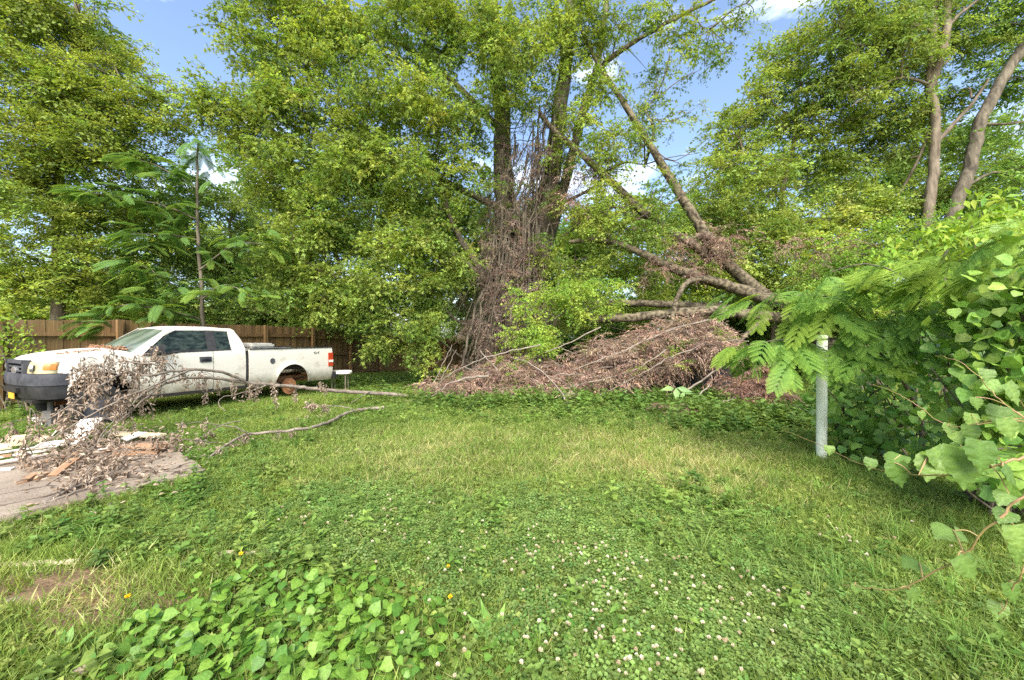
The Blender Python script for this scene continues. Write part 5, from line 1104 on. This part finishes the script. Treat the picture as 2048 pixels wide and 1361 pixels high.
def sapling():
    base = P(404, 770, 13); base[2] = float(gz(base[0], 13))
    root = thing('locust_sapling', 'slender dark stemmed sapling with ferny fronds rising above the pickup', 'sapling', base)
    w = pixline([(404, 790, 12), (405, 620, 12), (397, 480, 12), (396, 370, 12), (398, 280, 12)], 6, .008); w[0, 2] = base[2]; mb = MB(); mb.tube(w, np.linspace(.06, .02, len(w)), 8); mb.build('trunk', M['bark'], root, True)
    br = [[(400, 600, 12), (330, 560, 11.6), (270, 520, 11.3)], [(398, 440, 12), (320, 410, 11.6), (240, 395, 11.3), (170, 385, 11.1)], [(400, 540, 12), (470, 490, 12), (540, 490, 12)], [(397, 380, 12), (330, 340, 11.8), (280, 320, 11.6)], [(404, 640, 12), (320, 620, 11.0), (250, 610, 10.6), (190, 640, 10.4)], [(404, 600, 12), (450, 570, 11.8), (520, 600, 11.6)], [(398, 480, 12), (330, 470, 11.6), (250, 470, 11.2)]]
    for b in br:
        ww = pixline(b, 5, .01); mb = MB(); mb.tube(ww, np.linspace(.025, .008, len(ww)), 6); mb.build('branch', M['bark'], root, True)
        L = len(ww)
        for i in range(2, L):
            for _ in range(4 if i < L - 2 else 6):
                p = ww[i] + rng.normal(0, .13, 3); put_frond(root, FRDY if rng.random() < .3 else FRD, p, U(0, 6.28) if i < L - 2 else math.atan2(-(ww[-1] - ww[-3])[0], (ww[-1] - ww[-3])[1]) + U(-1, 1), math.radians(U(-30, 15)), math.radians(U(-25, 25)), U(.34, .6))
    for (x, y) in ((385, 310), (410, 300), (398, 290), (375, 330), (420, 340), (400, 350), (380, 390), (415, 400), (398, 280), (430, 310), (365, 300), (390, 275), (405, 285), (395, 300), (380, 285), (412, 320), (388, 340), (402, 310), (370, 350), (425, 360), (350, 330)):
        put_frond(root, FRD, P(x, y, 12), U(0, 6.28), math.radians(U(-45, 0)), 0, U(.5, .7))
sapling()

# ------------------------------------------------------------------ shrubs with countable leaves
def leafy_shrub(name, label, cat, base, blobs, size, cA, cB, tmpl, nbig, ntot, stems=6, mat='broad', up=.55, face=.5, leafname='leaf'):
    root = thing(name, label, cat, base)
    V = []; wt = np.array([b[2] * b[3] for b in blobs], float); wt /= wt.sum(); cen = []
    for b, f in zip(blobs, wt):
        c, q = blobpts(b, max(3, int(ntot * f))); V.append(q); cen.append(c)
    V = np.concatenate(V); V = V[V[:, 2] > .06]; n = len(V)
    mt = MB()
    for c in cen:
        for _ in range(stems):
            s0 = A3(base[0] + rng.normal(0, .25), base[1] + rng.normal(0, .2), .0); e = c + rng.normal(0, .12, 3); m = (s0 + e) / 2 + rng.normal(0, .12, 3) + A3(0, 0, .15)
            mt.tube(smoothline([s0, m, e], 5), np.linspace(.014, .005, 11), 5, cap=False)
    mt.build('stems', M['bark'], root, kind='stuff')
    cam_ = A3(0, 0, CH); dist = np.linalg.norm(V - cam_, axis=1); out = V[:, 1]
    ax = rng.normal(0, .7, (n, 3)) + A3(-.25, -.35, -.65); nn = rng.normal(0, .38, (n, 3)) + A3(-.35 * face, -.8 * face, up)
    sz = size * U(.6, 1.2, n); col = cA + (cB - cA) * rng.random((n, 1)); col = col * (1 + rng.normal(0, .07, (n, 3)))
    order = np.argsort(dist / sz); big, rest = order[:nbig], order[nbig:]
    # the leaves that show largest are parts of their own; five leaf meshes are shared
    mats = []
    kinds = []
    for k in range(6):
        mb = MB(); cc = cA + (cB - cA) * (k + .5) / 6; mb.inst(tmpl, A3(0, 0, 0)[None], A3(0, 1, 0)[None], A3(0, 0, 1)[None], np.ones(1), cc[None]); kinds.append(mb.mesh('leaf', M[mat], True))
    for i in big:
        a = nrm(ax[i]); w = nrm(np.cross(a, nn[i])); z = np.cross(w, a)
        o = link(leafname, kinds[rng.integers(0, 6)], root); s = sz[i]; p = V[i] - np.asarray(base)
        o.matrix_local = Matrix(((w[0] * s, a[0] * s, z[0] * s, p[0]), (w[1] * s, a[1] * s, z[1] * s, p[1]), (w[2] * s, a[2] * s, z[2] * s, p[2]), (0, 0, 0, 1)))
    if len(rest):
        mb = MB(); mb.inst(tmpl, V[rest], ax[rest], nn[rest], sz[rest], col[rest]); mb.build('foliage', M[mat], root, True, kind='stuff')
    return root
GD, GL = A3(.045, .11, .018), A3(.13, .21, .035)
leafy_shrub('redbud_shrub', 'dark leafy shrub with heart shaped leaves right behind the pale green pole', 'shrub', K(4.6, 6.2),
            [(1720, 830, 80, 75, 6.0, .5), (1790, 760, 90, 80, 5.8, .6), (1700, 740, 60, 50, 6.4, .5), (1860, 680, 80, 60, 5.2, .5), (1760, 880, 80, 45, 5.6, .4), (1690, 890, 40, 30, 5.9, .3), (1850, 860, 70, 60, 5.0, .4), (1660, 800, 40, 60, 6.4, .4)], .12, A3(.045, .11, .022), A3(.13, .22, .04), HEART2, 160, 1000)
leafy_shrub('grape_thicket', 'tall bright thicket of grape vines at the right end of the lawn', 'vine thicket', K(4.2, 4.0),
            [(1960, 660, 90, 80, 3.9, .5), (2040, 600, 90, 90, 3.5, .5), (2050, 760, 90, 90, 3.4, .4), (1940, 770, 70, 60, 4.0, .4), (2060, 880, 80, 60, 3.2, .4), (1970, 860, 60, 50, 3.6, .4), (2140, 700, 120, 200, 3.4, .5), (2120, 500, 120, 90, 3.8, .5), (1900, 830, 60, 60, 4.2, .4), (1930, 930, 70, 40, 3.6, .3), (2030, 960, 70, 50, 3.0, .3), (1880, 720, 60, 60, 4.4, .4)], .105, A3(.065, .145, .025), A3(.18, .27, .05), HEART2, 220, 1500)
leafy_shrub('sumac_shrub', 'bright lance leaved shrub growing above the grape thicket', 'shrub', K(6.2, 7.2),
            [(1850, 500, 90, 50, 7.4, .7), (1950, 480, 90, 60, 7.0, .7), (1800, 560, 80, 50, 7.4, .6), (2040, 460, 80, 60, 6.8, .7), (1900, 580, 100, 60, 6.8, .6), (1990, 400, 40, 30, 7, .4)], .17, A3(.09, .17, .022), A3(.22, .30, .04), LANCE, 150, 1500, mat='weed', up=.8, face=.2)
leafy_shrub('hedge_shrub', 'small bright bush between the fence and the front of the pickup', 'shrub', K(-9.2, 9.3),
            [(20, 690, 50, 40, 9.2, .5), (60, 720, 45, 30, 9.0, .4), (10, 640, 40, 25, 9.4, .4), (-40, 700, 60, 70, 9.2, .5)], .10, A3(.09, .15, .02), A3(.20, .27, .04), KITE, 90, 700, mat='weed', up=.8, face=.3)
leafy_shrub('burdock_plant', 'broad leaved burdock growing before the dark gap in the brush', 'plant', P(1352, 800, 10.6) * A3(1, 1, 0),
            [(1352, 775, 18, 14, 10.6, .15), (1340, 795, 20, 8, 10.5, .15), (1372, 790, 14, 10, 10.5, .15)], .34, A3(.09, .17, .05), A3(.17, .27, .09), LANCE, 11, 11, stems=1, up=.5, face=.6)
def weedclump(name, label, x, y, n, size, cA, cB, tmpl, stalk=.1, spread=.12, cat='weed', wid=1.0):
    c = G(x, y); root = thing(name, label, cat, c); a = U(0, 6.28, n)
    mb_s = MB()
    for k in range(n):
        d = A3(math.cos(a[k]), math.sin(a[k]), U(.35, 1.3)); d = d / np.linalg.norm(d); st = A3(0, 0, .0) + d * stalk * U(.4, 1)
        mb_s.tube([(0, 0, 0), d * stalk * .5, st], .0025, 3, cA)
        mb = MB(); mb.inst(tmpl, np.zeros((1, 3)), A3(0, 1, 0)[None], A3(0, 0, 1)[None], np.array([[wid, 1, 1]]), (cA + (cB - cA) * rng.random())[None])
        o = link('leaf', mb.mesh('leaf', M['broad'], True), root); w = nrm(np.cross(d, A3(0, 0, 1) + rng.normal(0, .3, 3))); z = np.cross(w, d); s = size * U(.7, 1.15)
        o.matrix_local = Matrix(((w[0] * s, d[0] * s, z[0] * s, st[0]), (w[1] * s, d[1] * s, z[1] * s, st[1]), (w[2] * s, d[2] * s, z[2] * s, st[2]), (0, 0, 0, 1)))
    mb_s.build('stems', M['weed'], root, kind='stuff', org=(0, 0, 0))
weedclump('dock_plant', 'broad upright dock leaves among the clover flowers', 1108, 1095, 9, .13, A3(.06, .13, .024), A3(.12, .2, .04), HEART2, .05, wid=.7)
weedclump('plantain_plant', 'clump of upright ribbed plantain leaves in the clover', 985, 1285, 14, .17, A3(.08, .16, .03), A3(.15, .24, .05), HEART2, .03, wid=.30)
weedclump('dandelion_plant', 'broad toothed dandelion leaves beside the violets', 850, 1240, 9, .12, A3(.07, .14, .03), A3(.14, .21, .045), HEART2, .02, wid=.45)
weedclump('nettle_plant', 'narrow leaved weed at the edge of the bare soil patch', 120, 1330, 14, .075, A3(.06, .13, .024), A3(.12, .21, .04), HEART2, .10, wid=.45)
weedclump('plantain_plant', 'two long upright plantain leaves at the edge of the violets', 215, 1290, 6, .15, A3(.06, .13, .024), A3(.11, .19, .036), HEART2, .03, wid=.22)

# near grape vines that reach in from the right
def vine(label, stem, r, leaves):
    b = P(*stem[0]); root = thing('grape_vine', label, 'vine', b)
    w = pixline(stem, 6, .003); mb = MB(); mb.tube(w, np.linspace(r, r * .35, len(w)), 6); mb.build('stem', M['vine'], root, True)
    for (x, y, Y, wpx, rot, tilt) in leaves:
        s = wpx / F * Y * KY * .84; c = P(x, y, Y)
        mb = MB(); col = A3(.055, .105, .02) + A3(.05, .06, .018) * rng.random(); mb.inst(GRAPE, np.zeros((1, 3)), A3(0, 1, 0)[None], A3(0, 0, 1)[None], np.ones(1), col[None])
        ang = math.radians(rot); a = nrm(A3(math.sin(ang), -.25, math.cos(ang))); nn = nrm(A3(-.1 + rng.normal(0, .12), -math.cos(math.radians(tilt)), math.sin(math.radians(tilt)))); ww = nrm(np.cross(a, nn)); z = np.cross(ww, a)
        st = c - a * s * .5; near = w[np.argmin(np.linalg.norm(w - st, axis=1))]
        o = link('leaf', mb.mesh('leaf', M['broad'], True), root); p = st - b
        o.matrix_local = Matrix(((ww[0] * s, a[0] * s, z[0] * s, p[0]), (ww[1] * s, a[1] * s, z[1] * s, p[1]), (ww[2] * s, a[2] * s, z[2] * s, p[2]), (0, 0, 0, 1)))
        mb = MB(); mb.tube(smoothline([near, (near + st) / 2 + A3(0, 0, .01), st], 4), .0022, 4); mb.build('petiole', M['vine'], root)
M['vine'] = mat_noise('vine_stem', (.26, .22, .07), (.36, .22, .12), (12, 12, 12), 3, .6)
vine('long vine with big toothed leaves reaching left toward the pale green pole', [(2080, 905, 1.5), (2000, 930, 1.55), (1940, 945, 1.65), (1840, 950, 1.9), (1760, 940, 2.4), (1690, 915, 3.2), (1640, 890, 4.0), (1570, 862, 4.6)], .0045,
     [(1930, 938, 1.55, 105, 185, 28), (1800, 952, 2.0, 60, 170, 35), (1860, 940, 1.9, 62, 200, 50), (1885, 925, 1.9, 70, 160, 65), (1965, 915, 1.5, 80, 190, 60), (1790, 922, 2.3, 50, 240, 78), (1742, 930, 2.6, 30, 200, 70), (1660, 902, 3.6, 24, 190, 50), (2025, 955, 1.5, 56, 150, 65), (2010, 1000, 1.5, 46, 240, 60)])
vine('brownish arching vine with few folded leaves hanging over the right of the lawn', [(2090, 960, 1.35), (2030, 1010, 1.4), (1975, 1065, 1.45), (1900, 1130, 1.55), (1800, 1180, 1.7), (1740, 1178, 1.8), (1690, 1172, 1.9)], .0042,
     [(1940, 1140, 1.5, 66, 150, 35), (1890, 1068, 1.6, 62, 260, 72), (1930, 1075, 1.5, 40, 130, 60), (1825, 1130, 1.7, 52, 270, 75), (1832, 1195, 1.7, 34, 160, 35), (1715, 1182, 1.85, 24, 190, 50), (2010, 1035, 1.42, 46, 240, 65), (2040, 1080, 1.4, 64, 175, 55)])
vine('slender bare vine arching across the dark shrub with a few heart leaves', [(2090, 860, 2.2), (2000, 800, 2.5), (1960, 755, 2.7), (1910, 720, 2.9), (1870, 712, 3.1)], .004,
     [(1975, 752, 2.6, 34, 200, 60), (1945, 870, 2.4, 46, 180, 30), (1955, 808, 2.5, 32, 180, 30), (2000, 835, 2.3, 56, 200, 40), (2030, 790, 2.2, 60, 160, 45), (2020, 860, 2.2, 56, 170, 45)])
vine('long thin tendril vine reaching left past the dark hollow under the shrub', [(2090, 840, 2.6), (1990, 846, 2.8), (1900, 852, 3.0), (1840, 815, 3.2), (1800, 790, 3.3), (1745, 768, 3.5)], .004,
     [(1845, 832, 3.1, 22, 180, 40), (1945, 844, 2.9, 40, 190, 30), (1900, 860, 3.0, 30, 200, 40), (2040, 845, 2.7, 50, 180, 45)])
vine('leafy vine dangling at the right border close above the tall grass', [(2110, 1100, 1.8), (2060, 1130, 1.65), (2030, 1180, 1.7), (2000, 1240, 1.75)], .004,
     [(2040, 1110, 1.7, 60, 190, 60), (2030, 1190, 1.7, 50, 170, 65), (2000, 1225, 1.75, 40, 200, 70)])
MB.gain = 1.43
# ------------------------------------------------------------------ lawn: grass, clover, violets, weeds, flowers
def scatter(n, y0, y1, k=1.5):
    """random ground points, denser near the camera; depth density ~ Y^-k"""
    u = rng.random(n); e = 2 - k
    Y = (y0 ** e + u * (y1 ** e - y0 ** e)) ** (1 / e)
    X = (rng.random(n) * 2 - 1) * (1.34 * Y + .6)
    return X, Y
def topix(X, Y): return 1024 + F * X / Y, HOR + F * CH / Y
def g2(px, py, cx, cy, sx, sy): return np.exp(-((px - cx) / sx) ** 2 - ((py - cy) / sy) ** 2)
def vnoise(X, Y, s, seed):
    r = np.random.default_rng(seed); z = np.zeros_like(X)
    for k in range(5):
        a = r.uniform(0, 6.28); f = s * r.uniform(.6, 1.9); z = z + np.sin((X * math.cos(a) + Y * math.sin(a)) * f + r.uniform(0, 6.28))
    return z / 5 * 1.4
def blocked(X, Y):
    d = np.stack([X - SC[0], Y - SC[1]], -1); u, w = d @ E1, d @ E2
    s = (u > .0) & (u < 6.0) & (w > .02) & (w < 2.55)
    return s
def dens_maps(X, Y):
    px, py = topix(X, Y)
    soil = np.clip(1.3 * g2(px, py, 90, 1215, 150, 75) + .5 * g2(px, py, 590, 965, 60, 20) + .5 * g2(px, py, 300, 1190, 140, 40), 0, 1)
    dry = np.clip(.95 * g2(px, py, 1050, 925, 360, 75) + .95 * g2(px, py, 1480, 935, 210, 90) + .5 * g2(px, py, 760, 930, 200, 50) + .4 * g2(px, py, 1150, 1110, 60, 30) + .35 * g2(px, py, 740, 1090, 60, 40) + .25 * vnoise(X, Y, 2.2, 3), 0, 1)
    viol = np.clip(1.25 * g2(px, py, 430, 1320, 290, 110) + 1.0 * g2(px, py, 720, 1310, 230, 110) + .5 * g2(px, py, 520, 1190, 260, 60) + .5 * g2(px, py, 1130, 1320, 130, 60) - .9 * soil, 0, 1)
    clov = np.clip(1.2 * g2(px, py, 1050, 1130, 420, 130) + 1.2 * g2(px, py, 1350, 1290, 330, 120) + .9 * g2(px, py, 700, 1020, 200, 60) - .6 * viol, 0, 1)
    tall = np.clip(1.1 * g2(px, py, 1560, 1130, 120, 90) + 1.2 * g2(px, py, 1930, 1230, 260, 170) + .8 * g2(px, py, 1780, 980, 250, 80) + .6 * g2(px, py, 1030, 1340, 90, 60), 0, 1)
    weed = np.clip(1.3 * g2(px, py, 1390, 1030, 110, 60) + 1.2 * g2(px, py, 1250, 830, 330, 26) + 1.3 * g2(px, py, 1520, 845, 130, 32) + 1.1 * g2(px, py, 200, 1085, 260, 55) + .9 * g2(px, py, 430, 985, 160, 55) + .8 * g2(px, py, 600, 1130, 200, 60) + .9 * g2(px, py, 760, 770, 120, 14) + .9 * g2(px, py, 980, 1060, 120, 40) + .5 * g2(px, py, 60, 800, 90, 40), 0, 1)
    return px, py, soil, dry, viol, clov, tall, weed
def onground(X, Y, h=0.0): return np.stack([X, Y, gz(X, Y) + h], -1)
GRN1, GRN2, STRAW = A3(.085, .15, .022), A3(.20, .265, .042), A3(.40, .35, .15)
def disc(n, r): a = U(0, 6.28, n); q = r * np.sqrt(rng.random(n)); return np.stack([q * np.cos(a), q * np.sin(a), np.zeros(n)], -1)
def patchmesh(kind):
    """one small patch of ground cover, about 10 cm in radius, colour factors round 1"""
    g0 = MB.gain; MB.gain = 1.0; mb = MB()
    def c(n, s=.2): return ONE * (1 + rng.normal(0, s, (n, 1))).clip(.45, 1.7)
    if kind in ('grass', 'straw'):
        n = 46 if kind == 'grass' else 30; p = disc(n, .11); ax = rng.normal(0, .5, (n, 3)); ax[:, 2] = U(.5, 1.2, n) if kind == 'grass' else U(.1, .7, n)
        L = U(.05, .13, n); mb.inst(BLADE, p, ax, randdir(n) + A3(0, 0, .6), np.stack([U(.0035, .0065, n), L, L], -1), c(n))
    elif kind == 'tuft':
        n = 34; p = disc(n, .035); ax = rng.normal(0, .55, (n, 3)); ax[:, 2] = U(.6, 1.2, n); L = U(.14, .34, n)
        B4 = tm([(-.5, 0, 0), (.5, 0, 0), (-.5, .35, .10), (.5, .35, .10), (-.35, .7, .08), (.35, .7, .08), (0, 1, -.16)], [(0, 1, 3), (0, 3, 2), (2, 3, 5), (2, 5, 4), (4, 5, 6)], [.6, .6, .9, .9, 1, 1, 1.1])
        out = p.copy(); ax[:, :2] += nrm(out + 1e-6)[:, :2] * .35; mb.inst(B4, p, ax, A3(0, 0, 1) + randdir(n) * .3, np.stack([U(.0035, .007, n), L, L * 1.6], -1), c(n))
    elif kind == 'clover':
        n = 26; p = disc(n, .11); p[:, 2] = U(.03, .085, n); mb.inst(CLOVER, p, randdir(n, .2), A3(0, 0, 1) + rng.normal(0, .28, (n, 3)), U(.015, .026, n), c(n))
        for q in p[::3]: mb.tube([q * A3(.8, .8, 0), q], .0012, 3, ONE * .8, cap=False)
    elif kind == 'small':
        n = 44; p = disc(n, .11); p[:, 2] = U(.005, .06, n); mb.inst(KITE, p, randdir(n, .35), A3(0, 0, 1) + rng.normal(0, .4, (n, 3)), np.stack([U(.02, .04, n) * 1.3, U(.02, .042, n), U(.02, .04, n)], -1), c(n))
    elif kind == 'weed':
        for _ in range(2):
            b = disc(1, .06)[0]; m = rng.integers(9, 14); h = U(.07, .17); ln = rng.normal(0, .25, 2); t = np.linspace(.2, 1, m); p = b + np.stack([ln[0] * h * t, ln[1] * h * t, h * t], -1)
            a = np.arange(m) * 2.4 + U(0, 6); ax = np.stack([np.cos(a), np.sin(a), U(-.25, .6, m)], -1); s = U(.045, .08) * (1.1 - .4 * t)
            mb.inst(LANCE, p, ax, A3(0, 0, 1) + rng.normal(0, .25, (m, 3)), np.stack([s * 1.35, s, s], -1), c(m, .14)); mb.tube([b, p[-1]], .002, 3, ONE * .8, cap=False)
    MB.gain = g0
    return mb.mesh('patch', M['weed_i'])
for kd in ('grass', 'straw', 'tuft', 'clover', 'small', 'weed'): sprig_set(kd, [patchmesh(kd) for _ in range(6)])
def cover(kind, name, label, cat, n, y0, y1, k, dens, cA, cB, size=(.8, 1.25), grow=.05, seed=4, freq=1.1):
    X, Y = scatter(n, y0, y1, k); d = dens(*dens_maps(X, Y), X, Y); keep = (rng.random(n) < np.clip(d, 0, 1)) & ~blocked(X, Y); X, Y = X[keep], Y[keep]; m = len(X)
    f = np.clip(.5 + .32 * vnoise(X, Y, freq, seed) + rng.normal(0, .22, m), 0, 1)[:, None]; sc = Scat(kind)
    sc.add(onground(X, Y, -.004), randdir(m, 0.0), A3(0, 0, 1) + rng.normal(0, .10, (m, 3)), U(size[0], size[1], m) * (1 + grow * Y), (lambda t: t * .9 + .1 * t.mean(1, keepdims=True))((cA + (cB - cA) * f) * MB.gain) * (1 + rng.normal(0, .05, (m, 3))))
    sc.build(name, None, label, cat)
cover('grass', 'grass', 'short rough lawn grass all over the yard', 'grass', 44000, 1.1, 20, .9, lambda px, py, soil, dry, viol, clov, tall, weed, X, Y: 1 - .95 * soil - .8 * viol - .3 * clov - .3 * weed - .55 * dry, GRN1, GRN2)
cover('straw', 'dry_grass', 'straw coloured dry grass in the worn middle of the lawn', 'dry grass', 30000, 1.5, 12, .6, lambda px, py, soil, dry, viol, clov, tall, weed, X, Y: .95 * dry * (.75 + .55 * vnoise(X, Y, 2.6, 31)) + .05 * soil + .06, A3(.22, .23, .08), A3(.40, .37, .15), (.75, 1.25))
cover('tuft', 'tall_grass', 'longer arching grass along the right side of the lawn', 'grass', 2600, 1.3, 9, .7, lambda px, py, soil, dry, viol, clov, tall, weed, X, Y: tall * .8 + .02 - .3 * viol, A3(.07, .15, .025), A3(.17, .26, .045), (.55, 1.1), .0)
cover('clover', 'clover', 'carpet of small clover leaves over the middle of the lawn', 'clover', 26000, 1.1, 9, .8, lambda px, py, soil, dry, viol, clov, tall, weed, X, Y: clov * (.75 + .5 * vnoise(X, Y, 2.4, 17)) + .10 + .15 * vnoise(X, Y, 2, 9) - .6 * dry - 1.2 * soil - .45 * viol, A3(.08, .155, .032), A3(.185, .265, .058), seed=2)
cover('small', 'chickweed', 'tiny low weeds creeping between the grass blades', 'weeds', 30000, 1.1, 13, .9, lambda px, py, soil, dry, viol, clov, tall, weed, X, Y: .5 + .35 * vnoise(X, Y, 1.8, 12) - .3 * dry - .3 * viol - 1.1 * soil, A3(.09, .145, .024), A3(.205, .26, .047), seed=12)
cover('weed', 'weed_cover', 'leafy green weeds spreading in patches over the lawn', 'weeds', 15000, 1.3, 14.5, .5, lambda px, py, soil, dry, viol, clov, tall, weed, X, Y: weed * 1.1 + .09 + .10 * vnoise(X, Y, 1.3, 21) - .9 * soil - .2 * dry, A3(.065, .14, .022), A3(.175, .255, .042), (.7, 1.2), .05, 6)
cover('weed', 'weed_bank', 'bank of taller leafy weeds along the foot of the brush pile', 'weeds', 14000, 6, 14, .3, lambda px, py, soil, dry, viol, clov, tall, weed, X, Y: 1.2 * g2(px, py, 1180, 812, 270, 13) + 1.2 * g2(px, py, 1510, 838, 140, 26) + .8 * g2(px, py, 760, 765, 110, 10) + .6 * g2(px, py, 60, 790, 90, 30), A3(.055, .12, .02), A3(.15, .225, .038), (1.2, 2.1), .03, 16)
def violets():
    X, Y = scatter(21000, 1.4, 4.4, .4); px, py, soil, dry, viol, clov, tall, weed = dens_maps(X, Y)
    keep = rng.random(len(X)) < viol ** 1.4 * .8; X, Y = X[keep], Y[keep]; n = len(X)
    p = onground(X, Y); h = U(.03, .14, n) * np.clip(.5 + .6 * viol[keep], .5, 1); p[:, 2] += h
    ax = rng.normal(0, .8, (n, 3)); ax[:, 2] = U(-.5, .1, n); nn = rng.normal(0, .42, (n, 3)) + A3(0, -.25, 1)
    sz = U(.03, .075, n) * np.clip(.45 + .75 * viol[keep], .5, 1.1); cA, cB = A3(.05, .125, .018), A3(.14, .24, .034)
    base = G(480, 1300); root = thing('violet_patch', 'dense patch of broad heart shaped violet leaves at the front of the lawn', 'plant patch', base)
    inframe = (HOR + F * (CH - p[:, 2]) / Y < 1375) & (px[keep] > -20) & (px[keep] < 2060)
    score = np.where(inframe, sz / Y, -1); order = np.argsort(-score); big, rest = order[:300], order[300:]
    kinds = []
    for k in range(8):
        mb = MB(); mb.inst(HEART if k % 3 else HEART2, np.zeros((1, 3)), A3(0, 1, 0)[None], A3(0, 0, 1)[None], np.ones(1), (cA + (cB - cA) * (k + .5) / 8)[None]); kinds.append(mb.mesh('leaf', M['broad'], True))
    for i in big:
        a = nrm(ax[i]); w = nrm(np.cross(a, nn[i])); z = np.cross(w, a); s = sz[i]; q = p[i] - base
        o = link('leaf', kinds[rng.integers(0, 8)], root)
        o.matrix_local = Matrix(((w[0] * s, a[0] * s, z[0] * s, q[0]), (w[1] * s, a[1] * s, z[1] * s, q[1]), (w[2] * s, a[2] * s, z[2] * s, q[2]), (0, 0, 0, 1)))
    mb = MB(); mb.inst(HEART, p[rest], ax[rest], nn[rest], sz[rest], cA + (cB - cA) * rng.random((len(rest), 1))); mb.build('foliage', M['broad'], root, True, kind='stuff')
    mb = MB()
    for i in range(n): mb.tube([(X[i] + rng.normal(0, .02), Y[i] + rng.normal(0, .02), 0), p[i]], .0018, 3, cA, cap=False)
    mb.build('stalks', M['weed'], root, kind='stuff')
violets()
def flowers():
    def head(f):
        mb = MB(); n = 34; k = np.arange(n) + .5; ph = np.arccos(1 - 1.5 * k / n); th = math.pi * (1 + 5 ** .5) * k
        d = np.stack([np.cos(th) * np.sin(ph), np.sin(th) * np.sin(ph), np.cos(ph)], -1)
        br = np.clip((d[:, 2:] + .5), 0, 1); mb.inst(KITE, d * .35 + A3(0, 0, .2), d + A3(0, 0, .25), randdir(n), np.full(n, .75), (A3(.34, .26, .15) + A3(.26, .31, .33) * br * A3(f, f * f, f ** 3)) * f)
        v = []; nn = 7
        mb.tube([(0, 0, -.3), (0, 0, .1), (0, 0, .45)], [.12, .5, .2], 7, A3(.42, .38, .28))
        mb.tube([(0.1, 0, -8), (0, 0, -.2)], [.07, .06], 3, A3(.12, .22, .04), cap=False)
        return mb.mesh('clover_flower', M['flower'])
    M['flower'] = mat_leaf('flower_petal', .25, .7, .1, (1.05, 1, .9))
    kinds = [head(f) for f in (1.0, .95, .9, .7)]
    cand = []
    cl = [(1330, 1290, 260, 70, 70), (1240, 1190, 230, 50, 60), (1060, 1080, 220, 45, 62), (760, 1030, 170, 40, 36), (1180, 1130, 200, 40, 26), (1700, 1080, 130, 35, 14), (1560, 1200, 120, 60, 14), (940, 1290, 130, 50, 8)]
    for (cx, cy, sx, sy, n) in cl:
        for _ in range(n): cand.append((rng.normal(cx, sx * .6), rng.normal(cy, sy * .7)))
    lab = 'white clover flower head standing above the clover leaves'
    for (x, y) in cand:
        if y > 1358: continue
        hgt = U(.10, .15); g = G(x, y, hgt); s = U(.0085, .0122)
        o = link('clover_flower', kinds[rng.integers(0, 4)], None, lab, 'flower', 'white clover flowers in the lawn'); o.location = g; o.scale = (s, s, s * 1.0); o.rotation_euler = (rng.normal(0, .25), rng.normal(0, .25), U(0, 6.28))
    def dand(x, y, label):
        mb = MB(); c = G(x, y, .11); n = 40; th = U(0, 6.28, n); el = U(.1, 1.2, n); d = np.stack([np.cos(th) * np.cos(el), np.sin(th) * np.cos(el), np.sin(el)], -1)
        root = thing('dandelion', label, 'flower', (c[0], c[1], 0))
        mb.inst(KITE, np.zeros((n, 3)) + c + A3(0, 0, .0), d, randdir(n), U(.014, .02, n), A3(.75, .50, .02) * U(.8, 1.1, (n, 1))); mb.build('flower_head', M['flower'], root)
        mb = MB(); mb.tube([(c[0] + .01, c[1], 0), (c[0], c[1], .055), c], .0022, 4, A3(.18, .25, .06)); mb.build('stalk', M['weed'], root)
    dand(480, 1110, 'yellow dandelion flower beside the sunken pale wooden strip'); dand(252, 1196, 'yellow dandelion flower at the edge of the bare soil patch'); dand(896, 1136, 'yellow dandelion flower on a tall thin stalk in the clover'); dand(900, 1197, 'yellow dandelion flower in front of the other tall stalked one')
flowers()
